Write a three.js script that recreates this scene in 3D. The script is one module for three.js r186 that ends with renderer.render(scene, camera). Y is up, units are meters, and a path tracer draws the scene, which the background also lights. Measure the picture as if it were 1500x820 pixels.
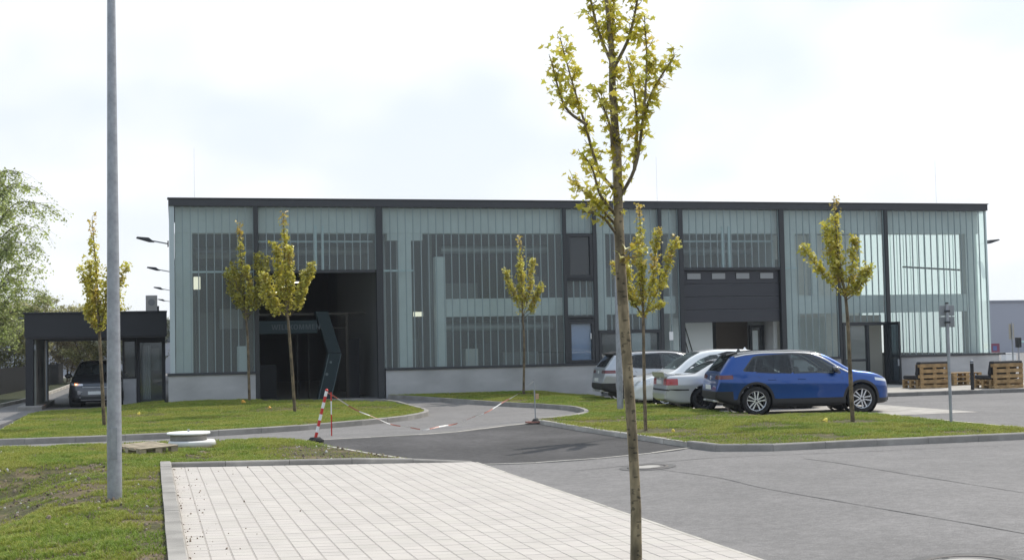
import * as THREE from 'three';
import { mergeGeometries, mergeVertices, toCreasedNormals } from 'three/addons/utils/BufferGeometryUtils.js';
import { RoundedBoxGeometry } from 'three/addons/geometries/RoundedBoxGeometry.js';
import { TextGeometry } from 'three/addons/geometries/TextGeometry.js';
import { FontLoader } from 'three/addons/loaders/FontLoader.js';
import { RectAreaLightUniformsLib } from 'three/addons/lights/RectAreaLightUniformsLib.js';

// ---------- camera ----------
const scene = new THREE.Scene();
const camera = new THREE.PerspectiveCamera(23.45, 1500 / 820, 0.1, 3000);
{
  const yaw = 0.26277, pitch = 0.04706, roll = -0.021;
  const d = new THREE.Vector3(Math.sin(yaw) * Math.cos(pitch), Math.sin(pitch), -Math.cos(yaw) * Math.cos(pitch));
  const r = new THREE.Vector3(Math.cos(yaw), 0, Math.sin(yaw)), u = new THREE.Vector3().crossVectors(r, d);
  camera.position.set(0, 1.9, 44.578);
  camera.up.copy(u).multiplyScalar(Math.cos(roll)).addScaledVector(r, -Math.sin(roll));
  camera.lookAt(camera.position.clone().add(d));
  scene.add(camera);
}
const renderer = new THREE.WebGLRenderer({ antialias: true });
renderer.setSize(1024, 559);
renderer.toneMapping = THREE.LinearToneMapping;
renderer.toneMappingExposure = 1.06;
renderer.shadowMap.enabled = true;
RectAreaLightUniformsLib.init();

// ---------- noise ----------
function rng(seed) { let a = seed >>> 0; return () => { a = (a + 0x6D2B79F5) | 0; let t = Math.imul(a ^ (a >>> 15), 1 | a); t = (t + Math.imul(t ^ (t >>> 7), 61 | t)) ^ t; return ((t ^ (t >>> 14)) >>> 0) / 4294967296; }; }
const hash = (x, y, s) => { let h = Math.imul(x, 374761393) ^ Math.imul(y, 668265263) ^ Math.imul(s, 1274126177); h = Math.imul(h ^ (h >>> 13), 1274126177); return ((h ^ (h >>> 16)) >>> 0) / 4294967296; };
const fade = t => t * t * (3 - 2 * t);
function vnoise(x, y, s = 0, per = 0) {
  const xi = Math.floor(x), yi = Math.floor(y), fx = fade(x - xi), fy = fade(y - yi);
  const w = v => per ? ((v % per) + per) % per : v;
  const a = hash(w(xi), w(yi), s), b = hash(w(xi + 1), w(yi), s), c = hash(w(xi), w(yi + 1), s), d = hash(w(xi + 1), w(yi + 1), s);
  return a + (b - a) * fx + (c - a) * fy + (a - b - c + d) * fx * fy;
}
function fbm(x, y, s = 0, oct = 4, per = 0) { let v = 0, a = .5, n = 0; for (let i = 0; i < oct; i++) { v += a * vnoise(x, y, s + i * 17, per); n += a; x *= 2; y *= 2; per *= 2; a *= .5; } return v / n; }
const clamp = (v, a = 0, b = 1) => Math.min(b, Math.max(a, v)), lerp = (a, b, t) => a + (b - a) * t;
const sstep = (a, b, x) => fade(clamp((x - a) / (b - a)));

// ---------- sky and sun ----------
const SUN = new THREE.Vector3(.545, .766, -.341).normalize();
{
  const W = 1024, H = 512, data = new Float32Array(W * H * 4);
  for (let j = 0; j < H; j++) for (let i = 0; i < W; i++) {
    const el = ((j + .5) / H - .5) * Math.PI, az = ((i + .5) / W - .5) * 2 * Math.PI;
    const y = Math.sin(el), cy = Math.cos(el), x = Math.cos(az) * cy, z = Math.sin(az) * cy;
    const up = Math.max(y, 0), k = Math.pow(1 - up, 1.7);
    let r = lerp(.54, .915, k), g = lerp(.70, .955, k), b = lerp(.92, .99, k);
    const px = x / (up + .28), pz = z / (up + .28);
    const c = fbm(px * 2.2 + 7, pz * 2.2 + 3, 5, 6) * .7 + fbm(px * 6 + 1, pz * 3, 9, 4) * .3;
    const cl = sstep(.34, .60, c) * .6 * sstep(-.02, .06, y);
    r = lerp(r, 1.07, cl); g = lerp(g, 1.08, cl); b = lerp(b, 1.09, cl);
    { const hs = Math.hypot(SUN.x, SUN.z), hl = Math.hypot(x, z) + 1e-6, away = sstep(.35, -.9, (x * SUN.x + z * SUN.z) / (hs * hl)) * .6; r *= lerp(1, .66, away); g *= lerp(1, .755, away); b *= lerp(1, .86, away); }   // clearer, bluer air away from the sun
    const cs = Math.max(0, x * SUN.x + y * SUN.y + z * SUN.z), au = .35 * Math.pow(cs, 6) + .7 * Math.pow(cs, 40);
    r += au; g += au * .98; b += au * .93;
    if (y < 0) { const t = sstep(0, -.06, y); r = lerp(r, .25, t); g = lerp(g, .25, t); b = lerp(b, .23, t); }
    const o = (j * W + i) * 4; data[o] = r; data[o + 1] = g; data[o + 2] = b; data[o + 3] = 1;
  }
  const t = new THREE.DataTexture(data, W, H, THREE.RGBAFormat, THREE.FloatType);
  t.mapping = THREE.EquirectangularReflectionMapping; t.magFilter = t.minFilter = THREE.LinearFilter; t.needsUpdate = true;
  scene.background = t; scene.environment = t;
}
const sun = new THREE.DirectionalLight(new THREE.Color().setRGB(1, .945, .85), 3.5);
sun.position.copy(SUN).multiplyScalar(120).add(new THREE.Vector3(10, 0, 8)); sun.target.position.set(10, 0, 8);
sun.castShadow = true; sun.shadow.mapSize.set(4096, 4096); sun.shadow.radius = 1.5;
Object.assign(sun.shadow.camera, { left: -60, right: 60, top: 60, bottom: -60, near: 1, far: 300 });
scene.add(sun, sun.target);

// ---------- textures and materials ----------
function tex(size, tile, fn, srgb = true) {
  const d = new Uint8Array(size * size * 4);
  for (let j = 0; j < size; j++) for (let i = 0; i < size; i++) {
    const c = fn(i / size, j / size, i, j), o = (j * size + i) * 4;
    d[o] = clamp(c[0]) * 255; d[o + 1] = clamp(c[1]) * 255; d[o + 2] = clamp(c[2]) * 255; d[o + 3] = 255;
  }
  const t = new THREE.DataTexture(d, size, size); t.wrapS = t.wrapT = THREE.RepeatWrapping; t.magFilter = THREE.LinearFilter; t.minFilter = THREE.LinearMipmapLinearFilter; t.generateMipmaps = true;
  if (srgb) t.colorSpace = THREE.SRGBColorSpace;
  t.repeat.set(1 / tile, 1 / tile); t.needsUpdate = true; return t;
}
const g3 = v => [v, v, v];
const speck = (i, j, s) => hash(i, j, s);
const T = {
  asphalt: tex(1024, 6, (u, v, i, j) => { const n = fbm(u * 12, v * 12, 3, 5, 12), m = speck(i, j, 4), q = fbm(u * 90, v * 90, 8, 2, 90); let s = .76 + .10 * n + .12 * (q - .5) + .26 * (m - .5); if (speck(i, j, 6) > .98) s += .18; return [s, s * .985, s * .975]; }),
  asphaltB: tex(512, 1.1, (u, v, i, j) => g3(.5 * fbm(u * 60, v * 60, 11, 3, 60) + .5 * speck(i, j, 12)), false),
  concrete: tex(512, 2.2, (u, v, i, j) => { const n = fbm(u * 8, v * 8, 21, 6, 8), m = speck(i, j, 22); const s = .78 + .26 * (n - .5) + .09 * (m - .5) + .08; return [s, s * .985, s * .965]; }),
  concreteB: tex(256, .8, (u, v, i, j) => g3(.6 * fbm(u * 30, v * 30, 24, 4, 30) + .4 * speck(i, j, 23)), false),
  plaster: tex(512, 3, (u, v, i, j) => { const n = fbm(u * 5, v * 9, 31, 5, 5), m = speck(i, j, 32); const s = .86 + .14 * (n - .5) + .06 * (m - .5); return [s, s, s * .995]; }),
  soil: tex(1024, 5, (u, v, i, j) => { const n = fbm(u * 10, v * 10, 41, 6, 10), m = fbm(u * 60, v * 60, 43, 3, 60), e = speck(i, j, 44); const k = sstep(.42, .62, n); const s = .75 + .5 * (m - .5) + .2 * (e - .5); return [lerp(.50, .66, k) * s, lerp(.50, .59, k) * s, lerp(.28, .46, k) * s]; }),
  soilB: tex(512, 1.5, (u, v, i, j) => g3(fbm(u * 30, v * 30, 46, 5, 30)), false),
  bark: tex(512, 1.1, (u, v, i, j) => { const n = fbm(u * 34, v * 12, 51, 4, 0), m = fbm(u * 9, v * 7, 52, 4, 0), sc = sstep(.66, .74, fbm(u * 22, v * 60, 54, 2, 0)); const s = .68 + .30 * (n - .5) + .55 * (m - .5) - .22 * sc; return [s, s * .96, s * .88]; }),
  steel: tex(256, .5, (u, v, i, j) => { const n = fbm(u * 14, v * 14, 61, 3, 14), m = fbm(u * 5, v * 2, 62, 3, 5); return g3(.84 + .12 * (n - .5) + .10 * (m - .5)); }),
  wood: tex(256, .6, (u, v, i, j) => { const n = fbm(u * 3, v * 40, 71, 4, 40), m = fbm(u * 4, v * 4, 72, 3, 4); const s = .78 + .34 * (n - .5) + .3 * (m - .5); return [s, s * .95, s * .87]; }),
  asphaltOld: tex(1024, 7, (u, v, i, j) => { const n = fbm(u * 5, v * 5, 13, 5, 5), m = speck(i, j, 14), q = fbm(u * 90, v * 90, 18, 2, 90); let s = .74 + .55 * (n - .5) + .2 * (q - .5) + .24 * (m - .5); if (speck(i, j, 16) > .98) s += .25; return [s, s * .985, s * .985]; }),
  smoothConcrete: tex(512, 1.7, (u, v, i, j) => { const n = fbm(u * 6, v * 6, 27, 5, 6), m = speck(i, j, 28); const s = .92 + .08 * (n - .5) + .05 * (m - .5); return [s, s * .992, s * .985]; }),
  fine: tex(256, .5, (u, v, i, j) => g3(.5 + .5 * (fbm(u * 24, v * 24, 81, 4, 24) - .5) + .5 * (speck(i, j, 82) - .5)), false),
};
function M(r, g, b, rough = .8, o = {}) {
  const m = new THREE.MeshPhysicalMaterial({ roughness: rough, side: THREE.DoubleSide, ...o });
  m.color.setRGB(r, g, b); return m;
}
const MAT = {
  asphalt: M(.29, .285, .284, .93, { vertexColors: true, map: T.asphalt, bumpMap: T.asphaltB, bumpScale: .004 }),
  asphaltDark: M(.098, .095, .097, .9, { map: T.asphaltOld, bumpMap: T.asphaltB, bumpScale: .005 }),
  kerb: M(.40, .39, .375, .9, { map: T.concrete, bumpMap: T.concreteB, bumpScale: .002 }),
  kerbDark: M(.27, .265, .26, .9, { map: T.concrete, bumpMap: T.concreteB, bumpScale: .002 }),
  edging: M(.62, .60, .56, .9, { map: T.concrete, bumpMap: T.concreteB, bumpScale: .002 }),
  plaster: M(.56, .56, .575, .9, { map: T.plaster, bumpMap: T.fine, bumpScale: .002 }),
  concrete: M(.52, .53, .52, .85, { map: T.concrete, bumpMap: T.concreteB, bumpScale: .002 }),
  concreteLight: M(.80, .81, .80, .85, { map: T.smoothConcrete }),
  soil: M(.52, .49, .42, .98, { map: T.soil, bumpMap: T.soilB, bumpScale: .02 }),
  frame: M(.026, .029, .034, .45, { metalness: 0 }),
  fascia: M(.038, .041, .048, .5),
  black: M(.012, .012, .013, .6),
  rubber: M(.016, .016, .017, .85),
  steel: M(.48, .50, .535, .5, { metalness: .55, map: T.steel }),
  steelPaint: M(.42, .44, .46, .55, { map: T.steel }),
  wood: M(.50, .36, .20, .85, { map: T.wood, bumpMap: T.wood, bumpScale: .002 }),
  woodGrey: M(.52, .49, .43, .9, { map: T.wood, bumpMap: T.wood, bumpScale: .002 }),
  white: M(.78, .78, .77, .6),
  red: M(.55, .03, .02, .5),
};
// ---------- build helpers ----------
const used = new Map();
function numbered(n) { const k = used.get(n) || 0; used.set(n, k + 1); return k ? n + '_' + String(k).padStart(3, '0') : n; }
function shadows(o) { o.traverse(c => { if (c.isMesh) { c.castShadow = true; c.receiveShadow = true; } }); return o; }
function triUV(geo) {   // uv in metres by the dominant side of each face
  const g = geo.index ? geo.toNonIndexed() : geo; if (!g.attributes.normal) g.computeVertexNormals();
  const p = g.attributes.position, uv = new Float32Array(p.count * 2), a = new THREE.Vector3(), b = new THREE.Vector3(), c = new THREE.Vector3();
  for (let i = 0; i < p.count; i += 3) {
    a.fromBufferAttribute(p, i); b.fromBufferAttribute(p, i + 1).sub(a); c.fromBufferAttribute(p, i + 2).sub(a); b.cross(c);
    const x = Math.abs(b.x), y = Math.abs(b.y), z = Math.abs(b.z), k = y > x && y > z ? 1 : x > z ? 0 : 2;
    for (let j = 0; j < 3; j++) { a.fromBufferAttribute(p, i + j); uv[(i + j) * 2] = k === 0 ? a.z : a.x; uv[(i + j) * 2 + 1] = k === 1 ? a.z : a.y; }
  }
  g.setAttribute('uv', new THREE.BufferAttribute(uv, 2)); return g;
}
const clean = g => { g = g.index ? g.toNonIndexed() : g; for (const k of Object.keys(g.attributes)) if (!['position', 'normal', 'uv', 'color'].includes(k)) g.deleteAttribute(k); return g; };
function merge(list) { list = list.map(clean); const col = list.every(g => g.attributes.color); list.forEach(g => { if (!col) g.deleteAttribute('color'); if (!g.attributes.uv) g.setAttribute('uv', new THREE.BufferAttribute(new Float32Array(g.attributes.position.count * 2), 2)); }); return list.length === 1 ? list[0] : mergeGeometries(list); }
function bx(x0, x1, y0, y1, z0, z1) { return new THREE.BoxGeometry(Math.abs(x1 - x0), Math.abs(y1 - y0), Math.abs(z1 - z0)).translate((x0 + x1) / 2, (y0 + y1) / 2, (z0 + z1) / 2); }
function rbx(x0, x1, y0, y1, z0, z1, r = .01, s = 2) { return new RoundedBoxGeometry(x1 - x0, y1 - y0, z1 - z0, s, r).translate((x0 + x1) / 2, (y0 + y1) / 2, (z0 + z1) / 2); }
function cyl(r0, r1, h, x, y, z, n = 20, ax = 'y') { const g = new THREE.CylinderGeometry(r1, r0, h, n); if (ax === 'x') g.rotateZ(Math.PI / 2); if (ax === 'z') g.rotateX(Math.PI / 2); return g.translate(x, y, z); }
function bar(a, b, r, n = 8, r2 = r) { const A = new THREE.Vector3(...a), B = new THREE.Vector3(...b), d = B.clone().sub(A), L = d.length(); const g = new THREE.CylinderGeometry(r2, r, L, n); g.applyQuaternion(new THREE.Quaternion().setFromUnitVectors(new THREE.Vector3(0, 1, 0), d.normalize())); return g.translate((a[0] + b[0]) / 2, (a[1] + b[1]) / 2, (a[2] + b[2]) / 2); }
function part(name, geos, m, parent, o = {}) {
  const list = Array.isArray(geos) ? geos : [geos]; let g = merge(list); if (!o.keepUV) g = triUV(g);
  const k = new THREE.Mesh(g, m); k.name = name; k.castShadow = k.receiveShadow = true; if (o.label) k.userData.label = o.label; if (o.kind) k.userData.kind = o.kind;
  if (parent) parent.add(k); return k;
}
function thing(name, label, category, [x, y, z] = [0, 0, 0], turn = 0, group) {
  const o = new THREE.Group(); o.name = numbered(name); o.position.set(x, y, z); o.rotation.y = turn; o.userData = { label, category }; if (group) o.userData.group = group; scene.add(o); return o;
}
function tag(m, label, category, group) { m.name = numbered(m.name); m.userData.label = label; m.userData.category = category; if (group) m.userData.group = group; scene.add(m); return m; }
function struct(name, label, cat) { const o = new THREE.Group(); o.name = numbered(name); o.userData = { kind: 'structure', label, category: cat }; scene.add(o); return o; }
function dup(src, [x, y, z], turn, label, group) { const c = src.clone(); c.name = numbered(src.name.replace(/_\d+$/, '')); c.position.set(x, y, z); c.rotation.y = turn; c.userData = { ...src.userData }; if (label) c.userData.label = label; if (group) c.userData.group = group; scene.add(c); return c; }
// ---------- the lie of the land ----------
function ground(x, z) {
  let y = 0;
  const s = sstep(16, 21.5, z);
  if (x > .3) y -= s * (x < 5.3 ? .025 * (x - .3) : .125 * (1 - sstep(5.3, 9.3, x)));
  y += .17 * sstep(6.5, .6, z) * sstep(-2, 1.5, x) * sstep(14.2, 12.4, x) * (z > -2 ? 1 : 0);
  y -= .34 * sstep(-.7, -2.3, x) * sstep(21.2, 23.6, z) * (1 - sstep(27.5, 31, z)) * sstep(-9, -6, x);
  return y;
}
function inPoly(P, x, z) { let c = false; for (let i = 0, j = P.length - 1; i < P.length; j = i++) if ((P[i][1] > z) !== (P[j][1] > z) && x < (P[j][0] - P[i][0]) * (z - P[i][1]) / (P[j][1] - P[i][1]) + P[i][0]) c = !c; return c; }
function edgeDist(P, x, z) { let m = 1e9; for (let i = 0, j = P.length - 1; i < P.length; j = i++) { const ax = P[j][0], az = P[j][1], dx = P[i][0] - ax, dz = P[i][1] - az, t = clamp(((x - ax) * dx + (z - az) * dz) / (dx * dx + dz * dz + 1e-9)); m = Math.min(m, Math.hypot(x - ax - t * dx, z - az - t * dz)); } return m; }
function clipHalf(P, ax, v, keepLess) { const o = []; for (let i = 0; i < P.length; i++) { const a = P[i], b = P[(i + 1) % P.length], fa = (a[ax] - v) * (keepLess ? 1 : -1), fb = (b[ax] - v) * (keepLess ? 1 : -1); if (fa <= 0) o.push(a); if ((fa < 0 && fb > 0) || (fa > 0 && fb < 0)) { const t = fa / (fa - fb); o.push([a[0] + (b[0] - a[0]) * t, a[1] + (b[1] - a[1]) * t]); } } return o; }
function sheetGeo(P, off, cell, yf = ground) {
  const pos = [], nor = [], uv = [];
  let x0 = 1e9, x1 = -1e9, z0 = 1e9, z1 = -1e9; for (const [x, z] of P) { x0 = Math.min(x0, x); x1 = Math.max(x1, x); z0 = Math.min(z0, z); z1 = Math.max(z1, z); }
  const put = (x, z) => { const e = .15, y = yf(x, z) + off; pos.push(x, y, z); const n = new THREE.Vector3(yf(x - e, z) - yf(x + e, z), 2 * e, yf(x, z - e) - yf(x, z + e)).normalize(); nor.push(n.x, n.y, n.z); uv.push(x, z); };
  for (let x = Math.floor(x0 / cell) * cell; x < x1; x += cell) {
    let C = clipHalf(clipHalf(P, 0, x, false), 0, x + cell, true); if (C.length < 3) continue;
    for (let z = Math.floor(z0 / cell) * cell; z < z1; z += cell) {
      const Q = clipHalf(clipHalf(C, 1, z, false), 1, z + cell, true); if (Q.length < 3) continue;
      const V = Q.map(q => new THREE.Vector2(q[0], q[1])); let A = THREE.ShapeUtils.area(V); if (Math.abs(A) < 1e-6) continue; if (A < 0) V.reverse();
      for (const f of THREE.ShapeUtils.triangulateShape(V, [])) for (const k of [f[0], f[2], f[1]]) put(V[k].x, V[k].y);
    }
  }
  const g = new THREE.BufferGeometry(); g.setAttribute('position', new THREE.Float32BufferAttribute(pos, 3)); g.setAttribute('normal', new THREE.Float32BufferAttribute(nor, 3)); g.setAttribute('uv', new THREE.Float32BufferAttribute(uv, 2)); return g;
}
function sheet(name, P, off, m, cell = 1, label, cat, yf) { const k = part(name, sheetGeo(P, off, cell, yf), m, null, { keepUV: true }); k.name = numbered(name); k.userData = { kind: 'structure', label, category: cat }; scene.add(k); return k; }
function smoothPath(pts, step = .25, closed = false) { const c = new THREE.CatmullRomCurve3(pts.map(p => new THREE.Vector3(p[0], 0, p[1])), closed, 'centripetal'); const n = Math.ceil(c.getLength() / step); return c.getSpacedPoints(n).map(v => [v.x, v.z]); }
// stones laid end to end along a path; the path is the front line, the stone lies to its left
function kerbRow(parent, name, path, w, h, len, m, drop = () => 0, gap = .007, base = -.1) {
  const P = path, d = [0]; for (let i = 1; i < P.length; i++) d.push(d[i - 1] + Math.hypot(P[i][0] - P[i - 1][0], P[i][1] - P[i - 1][1]));
  const L = d[d.length - 1], at = s => { let i = 1; while (i < P.length - 1 && d[i] < s) i++; const t = clamp((s - d[i - 1]) / (d[i] - d[i - 1])); return [lerp(P[i - 1][0], P[i][0], t), lerp(P[i - 1][1], P[i][1], t)]; };
  const n = Math.max(1, Math.round(L / len)), r = rng(Math.round(L * 1000) + n);
  for (let k = 0; k < n; k++) {
    const a = at(L * k / n + gap / 2), b = at(L * (k + 1) / n - gap / 2);
    const nrm = s => { const p = at(Math.max(0, s - .12)), q = at(Math.min(L, s + .12)); const x = q[0] - p[0], z = q[1] - p[1], l = Math.hypot(x, z); return [z / l, -x / l]; };
    const na = nrm(L * k / n), nb = nrm(L * (k + 1) / n), c = Math.min(.018, h * .3), jy = (r() - .5) * .006, jx = (r() - .5) * .006;
    const prof = [[0, base], [0, h - c], [c, h], [w, h], [w, base]], pos = [];
    const pt = (p, q, [o, y]) => { const X = p[0] + q[0] * (o + jx), Z = p[1] + q[1] * (o + jx); return [X, ground(p[0], p[1]) + (y > 0 ? y - drop(p[0], p[1]) + jy : y), Z]; };
    const A = prof.map(q => pt(a, na, q)), B = prof.map(q => pt(b, nb, q));
    for (let i = 0; i < 4; i++) pos.push(...A[i], ...B[i], ...B[i + 1], ...A[i], ...B[i + 1], ...A[i + 1]);
    for (let i = 1; i < 4; i++) { pos.push(...A[0], ...A[i], ...A[i + 1]); pos.push(...B[0], ...B[i + 1], ...B[i]); }
    const g = new THREE.BufferGeometry(); g.setAttribute('position', new THREE.Float32BufferAttribute(pos, 3)); g.computeVertexNormals();
    part(name, g, Array.isArray(m) ? m[Math.floor(r() * m.length)] : m, parent);
  }
}
const tint = (m, k) => { const c = m.clone(); c.color.multiplyScalar(k); return c; };
const KERB = [MAT.kerb, tint(MAT.kerb, .92), tint(MAT.kerb, 1.07)];
const EDGE = [MAT.edging, tint(MAT.edging, .93)];

// base ground to the horizon
{
  const g = new THREE.PlaneGeometry(2400, 2400).rotateX(-Math.PI / 2).translate(0, -.9, 0);
  const m = part('ground', g, M(.16, .17, .08, 1, { map: T.soil }), null); m.userData = { kind: 'structure', label: 'flat open land reaching to the horizon', category: 'ground' }; scene.add(m);
}
// asphalt yard, a graded sheet
{
  const xs = [], zs = []; for (const x of [-140, -90, -60, -40, -28, -20, -15]) xs.push(x); for (let x = -12; x <= 22; x += .5) xs.push(x); for (const x of [25, 30, 36, 45, 60, 80, 110, 150]) xs.push(x);
  for (const z of [-140, -100, -70, -50, -35, -25, -15, -8, -4]) zs.push(z); for (let z = -2; z <= 44; z += .5) zs.push(z); for (const z of [47, 52, 60, 80]) zs.push(z);
  const pos = [], nor = [], uv = [], idx = []; for (const z of zs) for (const x of xs) { const e = .15; pos.push(x, ground(x, z), z); const n = new THREE.Vector3(ground(x - e, z) - ground(x + e, z), 2 * e, ground(x, z - e) - ground(x, z + e)).normalize(); nor.push(n.x, n.y, n.z); uv.push(x, z); }
  const w = xs.length; for (let j = 0; j < zs.length - 1; j++) for (let i = 0; i < w - 1; i++) { const a = j * w + i; idx.push(a, a + w, a + 1, a + 1, a + w, a + w + 1); }
  const g = new THREE.BufferGeometry(); g.setAttribute('position', new THREE.Float32BufferAttribute(pos, 3)); g.setAttribute('normal', new THREE.Float32BufferAttribute(nor, 3)); g.setAttribute('uv', new THREE.Float32BufferAttribute(uv, 2)); g.setIndex(idx);
  { const col = []; for (const z of zs) for (const x of xs) { const n = fbm(x * .22 + 9, z * .22, 151, 4), s = fbm(x * .9, z * .12 + 4, 152, 3), k = .94 + .10 * (n - .5) + .16 * (s - .5); col.push(k, k, k * 1.002); } g.setAttribute('color', new THREE.Float32BufferAttribute(col, 3)); }
  const m = part('asphalt_yard', g, MAT.asphalt, null, { keepUV: true }); m.userData = { kind: 'structure', label: 'light grey worn asphalt of the yard and roads', category: 'road' }; scene.add(m);
}
// dark fresh asphalt wedge
const darkTop = smoothPath([[2.35, 16.78], [3.8, 16.62], [5.28, 16.36], [6.27, 16.0], [7.89, 14.4], [8.78, 13.75]]);
const darkRight = smoothPath([[8.78, 13.95], [8.87, 17.4], [9.05, 20.4], [9.14, 22.3]]);
const darkBottom = smoothPath([[4.3, 21.98], [5.0, 22.35], [5.7, 22.62], [6.9, 22.95], [8.0, 22.95], [8.75, 22.75], [9.14, 22.45]]);
const darkLeft = smoothPath([[2.35, 16.78], [2.86, 17.55], [3.42, 19.35], [3.94, 20.8], [4.3, 21.98]]);
sheet('road_patch', [...darkTop, ...darkRight.slice(1), ...darkBottom.slice().reverse().slice(1), ...darkLeft.slice().reverse().slice(1)], .004, MAT.asphaltDark, .5, 'dark fresh asphalt wedge between the pale edging lines', 'road');
sheet('road_patch', [[-3.3, 14.2], [-4.6, 14.2], [-4.0, 7], [-3.75, 1], [-3.6, -2.6], [-1.2, -3], [.5, -3], [.5, -.4], [-3.2, .6], [-3.35, 5]], .004, tint(MAT.asphaltDark, 1.0), .5, 'dark asphalt lane with carport shade put in its colour before the carport', 'road');  // dark strip on the left; before the carport the colour holds its shade
{
  const e = struct('edging_strip', 'pale flush concrete edging round the dark asphalt wedge', 'edging');
  kerbRow(e, 'edging_stone', darkTop, .07, .016, 1, EDGE); kerbRow(e, 'edging_stone', darkRight, .09, .1, 1, EDGE);
  kerbRow(e, 'edging_stone', darkBottom, .06, .014, 1, EDGE); kerbRow(e, 'edging_stone', darkLeft.slice().reverse(), .09, .08, 1, EDGE);
}
// tar seams in the yard asphalt
{
  const seam = M(.20, .197, .20, .88, { map: T.asphalt });
  const line = (pts, w, l) => { const p = smoothPath(pts, .3), P = [], Q = []; p.forEach(([x, z], i) => { const a = p[Math.max(0, i - 1)], b = p[Math.min(p.length - 1, i + 1)], l = Math.hypot(b[0] - a[0], b[1] - a[1]), k = w * (.25 + 1.1 * fbm(x * 2.3, z * 2.3, 77, 2)); P.push([x + (b[1] - a[1]) / l * k, z - (b[0] - a[0]) / l * k]); Q.push([x - (b[1] - a[1]) / l * k, z + (b[0] - a[0]) / l * k]); }); sheet('tar_seam', [...P, ...Q.reverse()], .005, seam, 1, l, 'seam'); };
  line([[7.45, 25.3], [7.7, 27], [7.68, 28.3], [7.85, 30.4], [8.1, 33.2], [8.3, 38]], .013, 'dark seam in the asphalt passing the round manhole covers');
  line([[9.9, 25.2], [9.98, 26], [9.99, 28.4], [10.02, 30.6], [10.1, 36]], .013, 'dark seam in the asphalt below the lawn island kerb');
  line([[17.2, 11.5], [20, 10.4], [24, 10.5], [30, 10.8]], .03, 'dark seam in the asphalt before the pallet seats');
  line([[6.4, 24.4], [8.6, 24.35], [11, 24.5], [15.5, 24.55]], .014, 'thin seam in the asphalt along the island kerb');
}
// pavers
{
  const bay = struct('parking_bay', 'pale concrete block paving of the empty parking bay', 'paving');
  const sub = part('bedding', sheetGeo([[.3, 22.05], [5.32, 22.05], [5.32, 34.75], [.3, 34.75]], 0.0192, 1), M(.50, .463, .428, 1, { map: T.concrete }), bay, { keepUV: true });
  const n = 25, w = .2, d = .2, r = rng(5);
  const tone = []; for (let i = 0; i < 9; i++) { const k = .975 + .05 * i / 8; tone.push(M(.55 * k, (.515 + .003 * (i % 3)) * k, (.480 + .004 * (i % 2)) * k, .92, { map: T.smoothConcrete, bumpMap: T.concreteB, bumpScale: .002 })); }
  const mk = (x, z, jy, tx, tz) => { const c = .004, gx = .0042, gz = .0012, t = .05, x0 = x + gx, x1 = x + w - gx, z0 = z + gz, z1 = z + d - gz, e = x => ground(x, z) + .022 + jy;
    const Y = (a, b) => e(a) + tx * (a - x - .1) + tz * (b - z - .1);
    const top = [[x0 + c, z0 + c], [x1 - c, z0 + c], [x1 - c, z1 - c], [x0 + c, z1 - c]].map(([a, b]) => [a, Y(a, b), b]), low = [[x0, z0], [x1, z0], [x1, z1], [x0, z1]].map(([a, b]) => [a, Y(a, b) - .007, b]), bot = low.map(p => [p[0], p[1] - t, p[2]]), pos = [];
    const quad = (a, b, c2, d2) => pos.push(...a, ...c2, ...b, ...a, ...d2, ...c2);
    quad(...top); for (let i = 0; i < 4; i++) { const k = (i + 1) % 4; quad(top[k], top[i], low[i], low[k]); quad(low[k], low[i], bot[i], bot[k]); }
    // spacer nibs that leave the dotted joints
    const g = new THREE.BufferGeometry(); g.setAttribute('position', new THREE.Float32BufferAttribute(pos, 3)); g.computeVertexNormals(); return g; };
  const nib = (x, z) => [.045, .1, .155].map(o => bx(x - .0042, x + .0042, ground(x, z) - .03, ground(x, z) + .0212, z + o - .017, z + o + .017));
  const rest = tone.map(() => []), rows = 63;
  for (let j = 0; j < rows; j++) for (let i = 0; i < n; i++) {
    const x = .31 + i * w, z = 22.06 + j * d, k = Math.floor(clamp(r() * .75 + .35 * fbm(x * .7, z * .7, 91, 3) - .05) * 8.99), g = [mk(x, z, (r() - .5) * .002, (r() - .5) * .006, (r() - .5) * .006)];
    if (i) g.push(...nib(x, z));
    // the largest 300 seen: the front rows inside the picture
    const zf = 31.85 + (x / 5) * 1.3;
    if (z < zf && z > zf - 2.38) part('paver', g, tone[k], bay); else rest[k].push(...g);
  }
  rest.forEach((l, k) => l.length && part('paver_field', l, tone[k], bay, { kind: 'stuff' }));
  const kb = struct('kerb', 'raised pale kerb round the block paved bay', 'kerb');
  kerbRow(kb, 'kerb_stone', [[.3, 34.9], [.3, 28], [.3, 21.93]], .17, .115, 1, KERB, (x, z) => 0);
  kerbRow(kb, 'kerb_stone', [[.13, 22.04], [2.5, 22.04], [4.9, 22.04], [5.3, 22.04]], .13, .10, 1, [MAT.kerb, tint(MAT.kerb, .9)], (x) => -.02 * clamp((x - .3) / 4) + .09 * sstep(3.6, 5.3, x));
  kerbRow(kb, 'edging_stone', [[5.33, 34.75], [5.33, 28], [5.33, 22.06]].reverse(), .05, .016, 1, EDGE);
  kerbRow(kb, 'kerb_stone', [[5.3, 34.8], [.3, 34.8]], .13, .1, 1, KERB);
}
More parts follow.
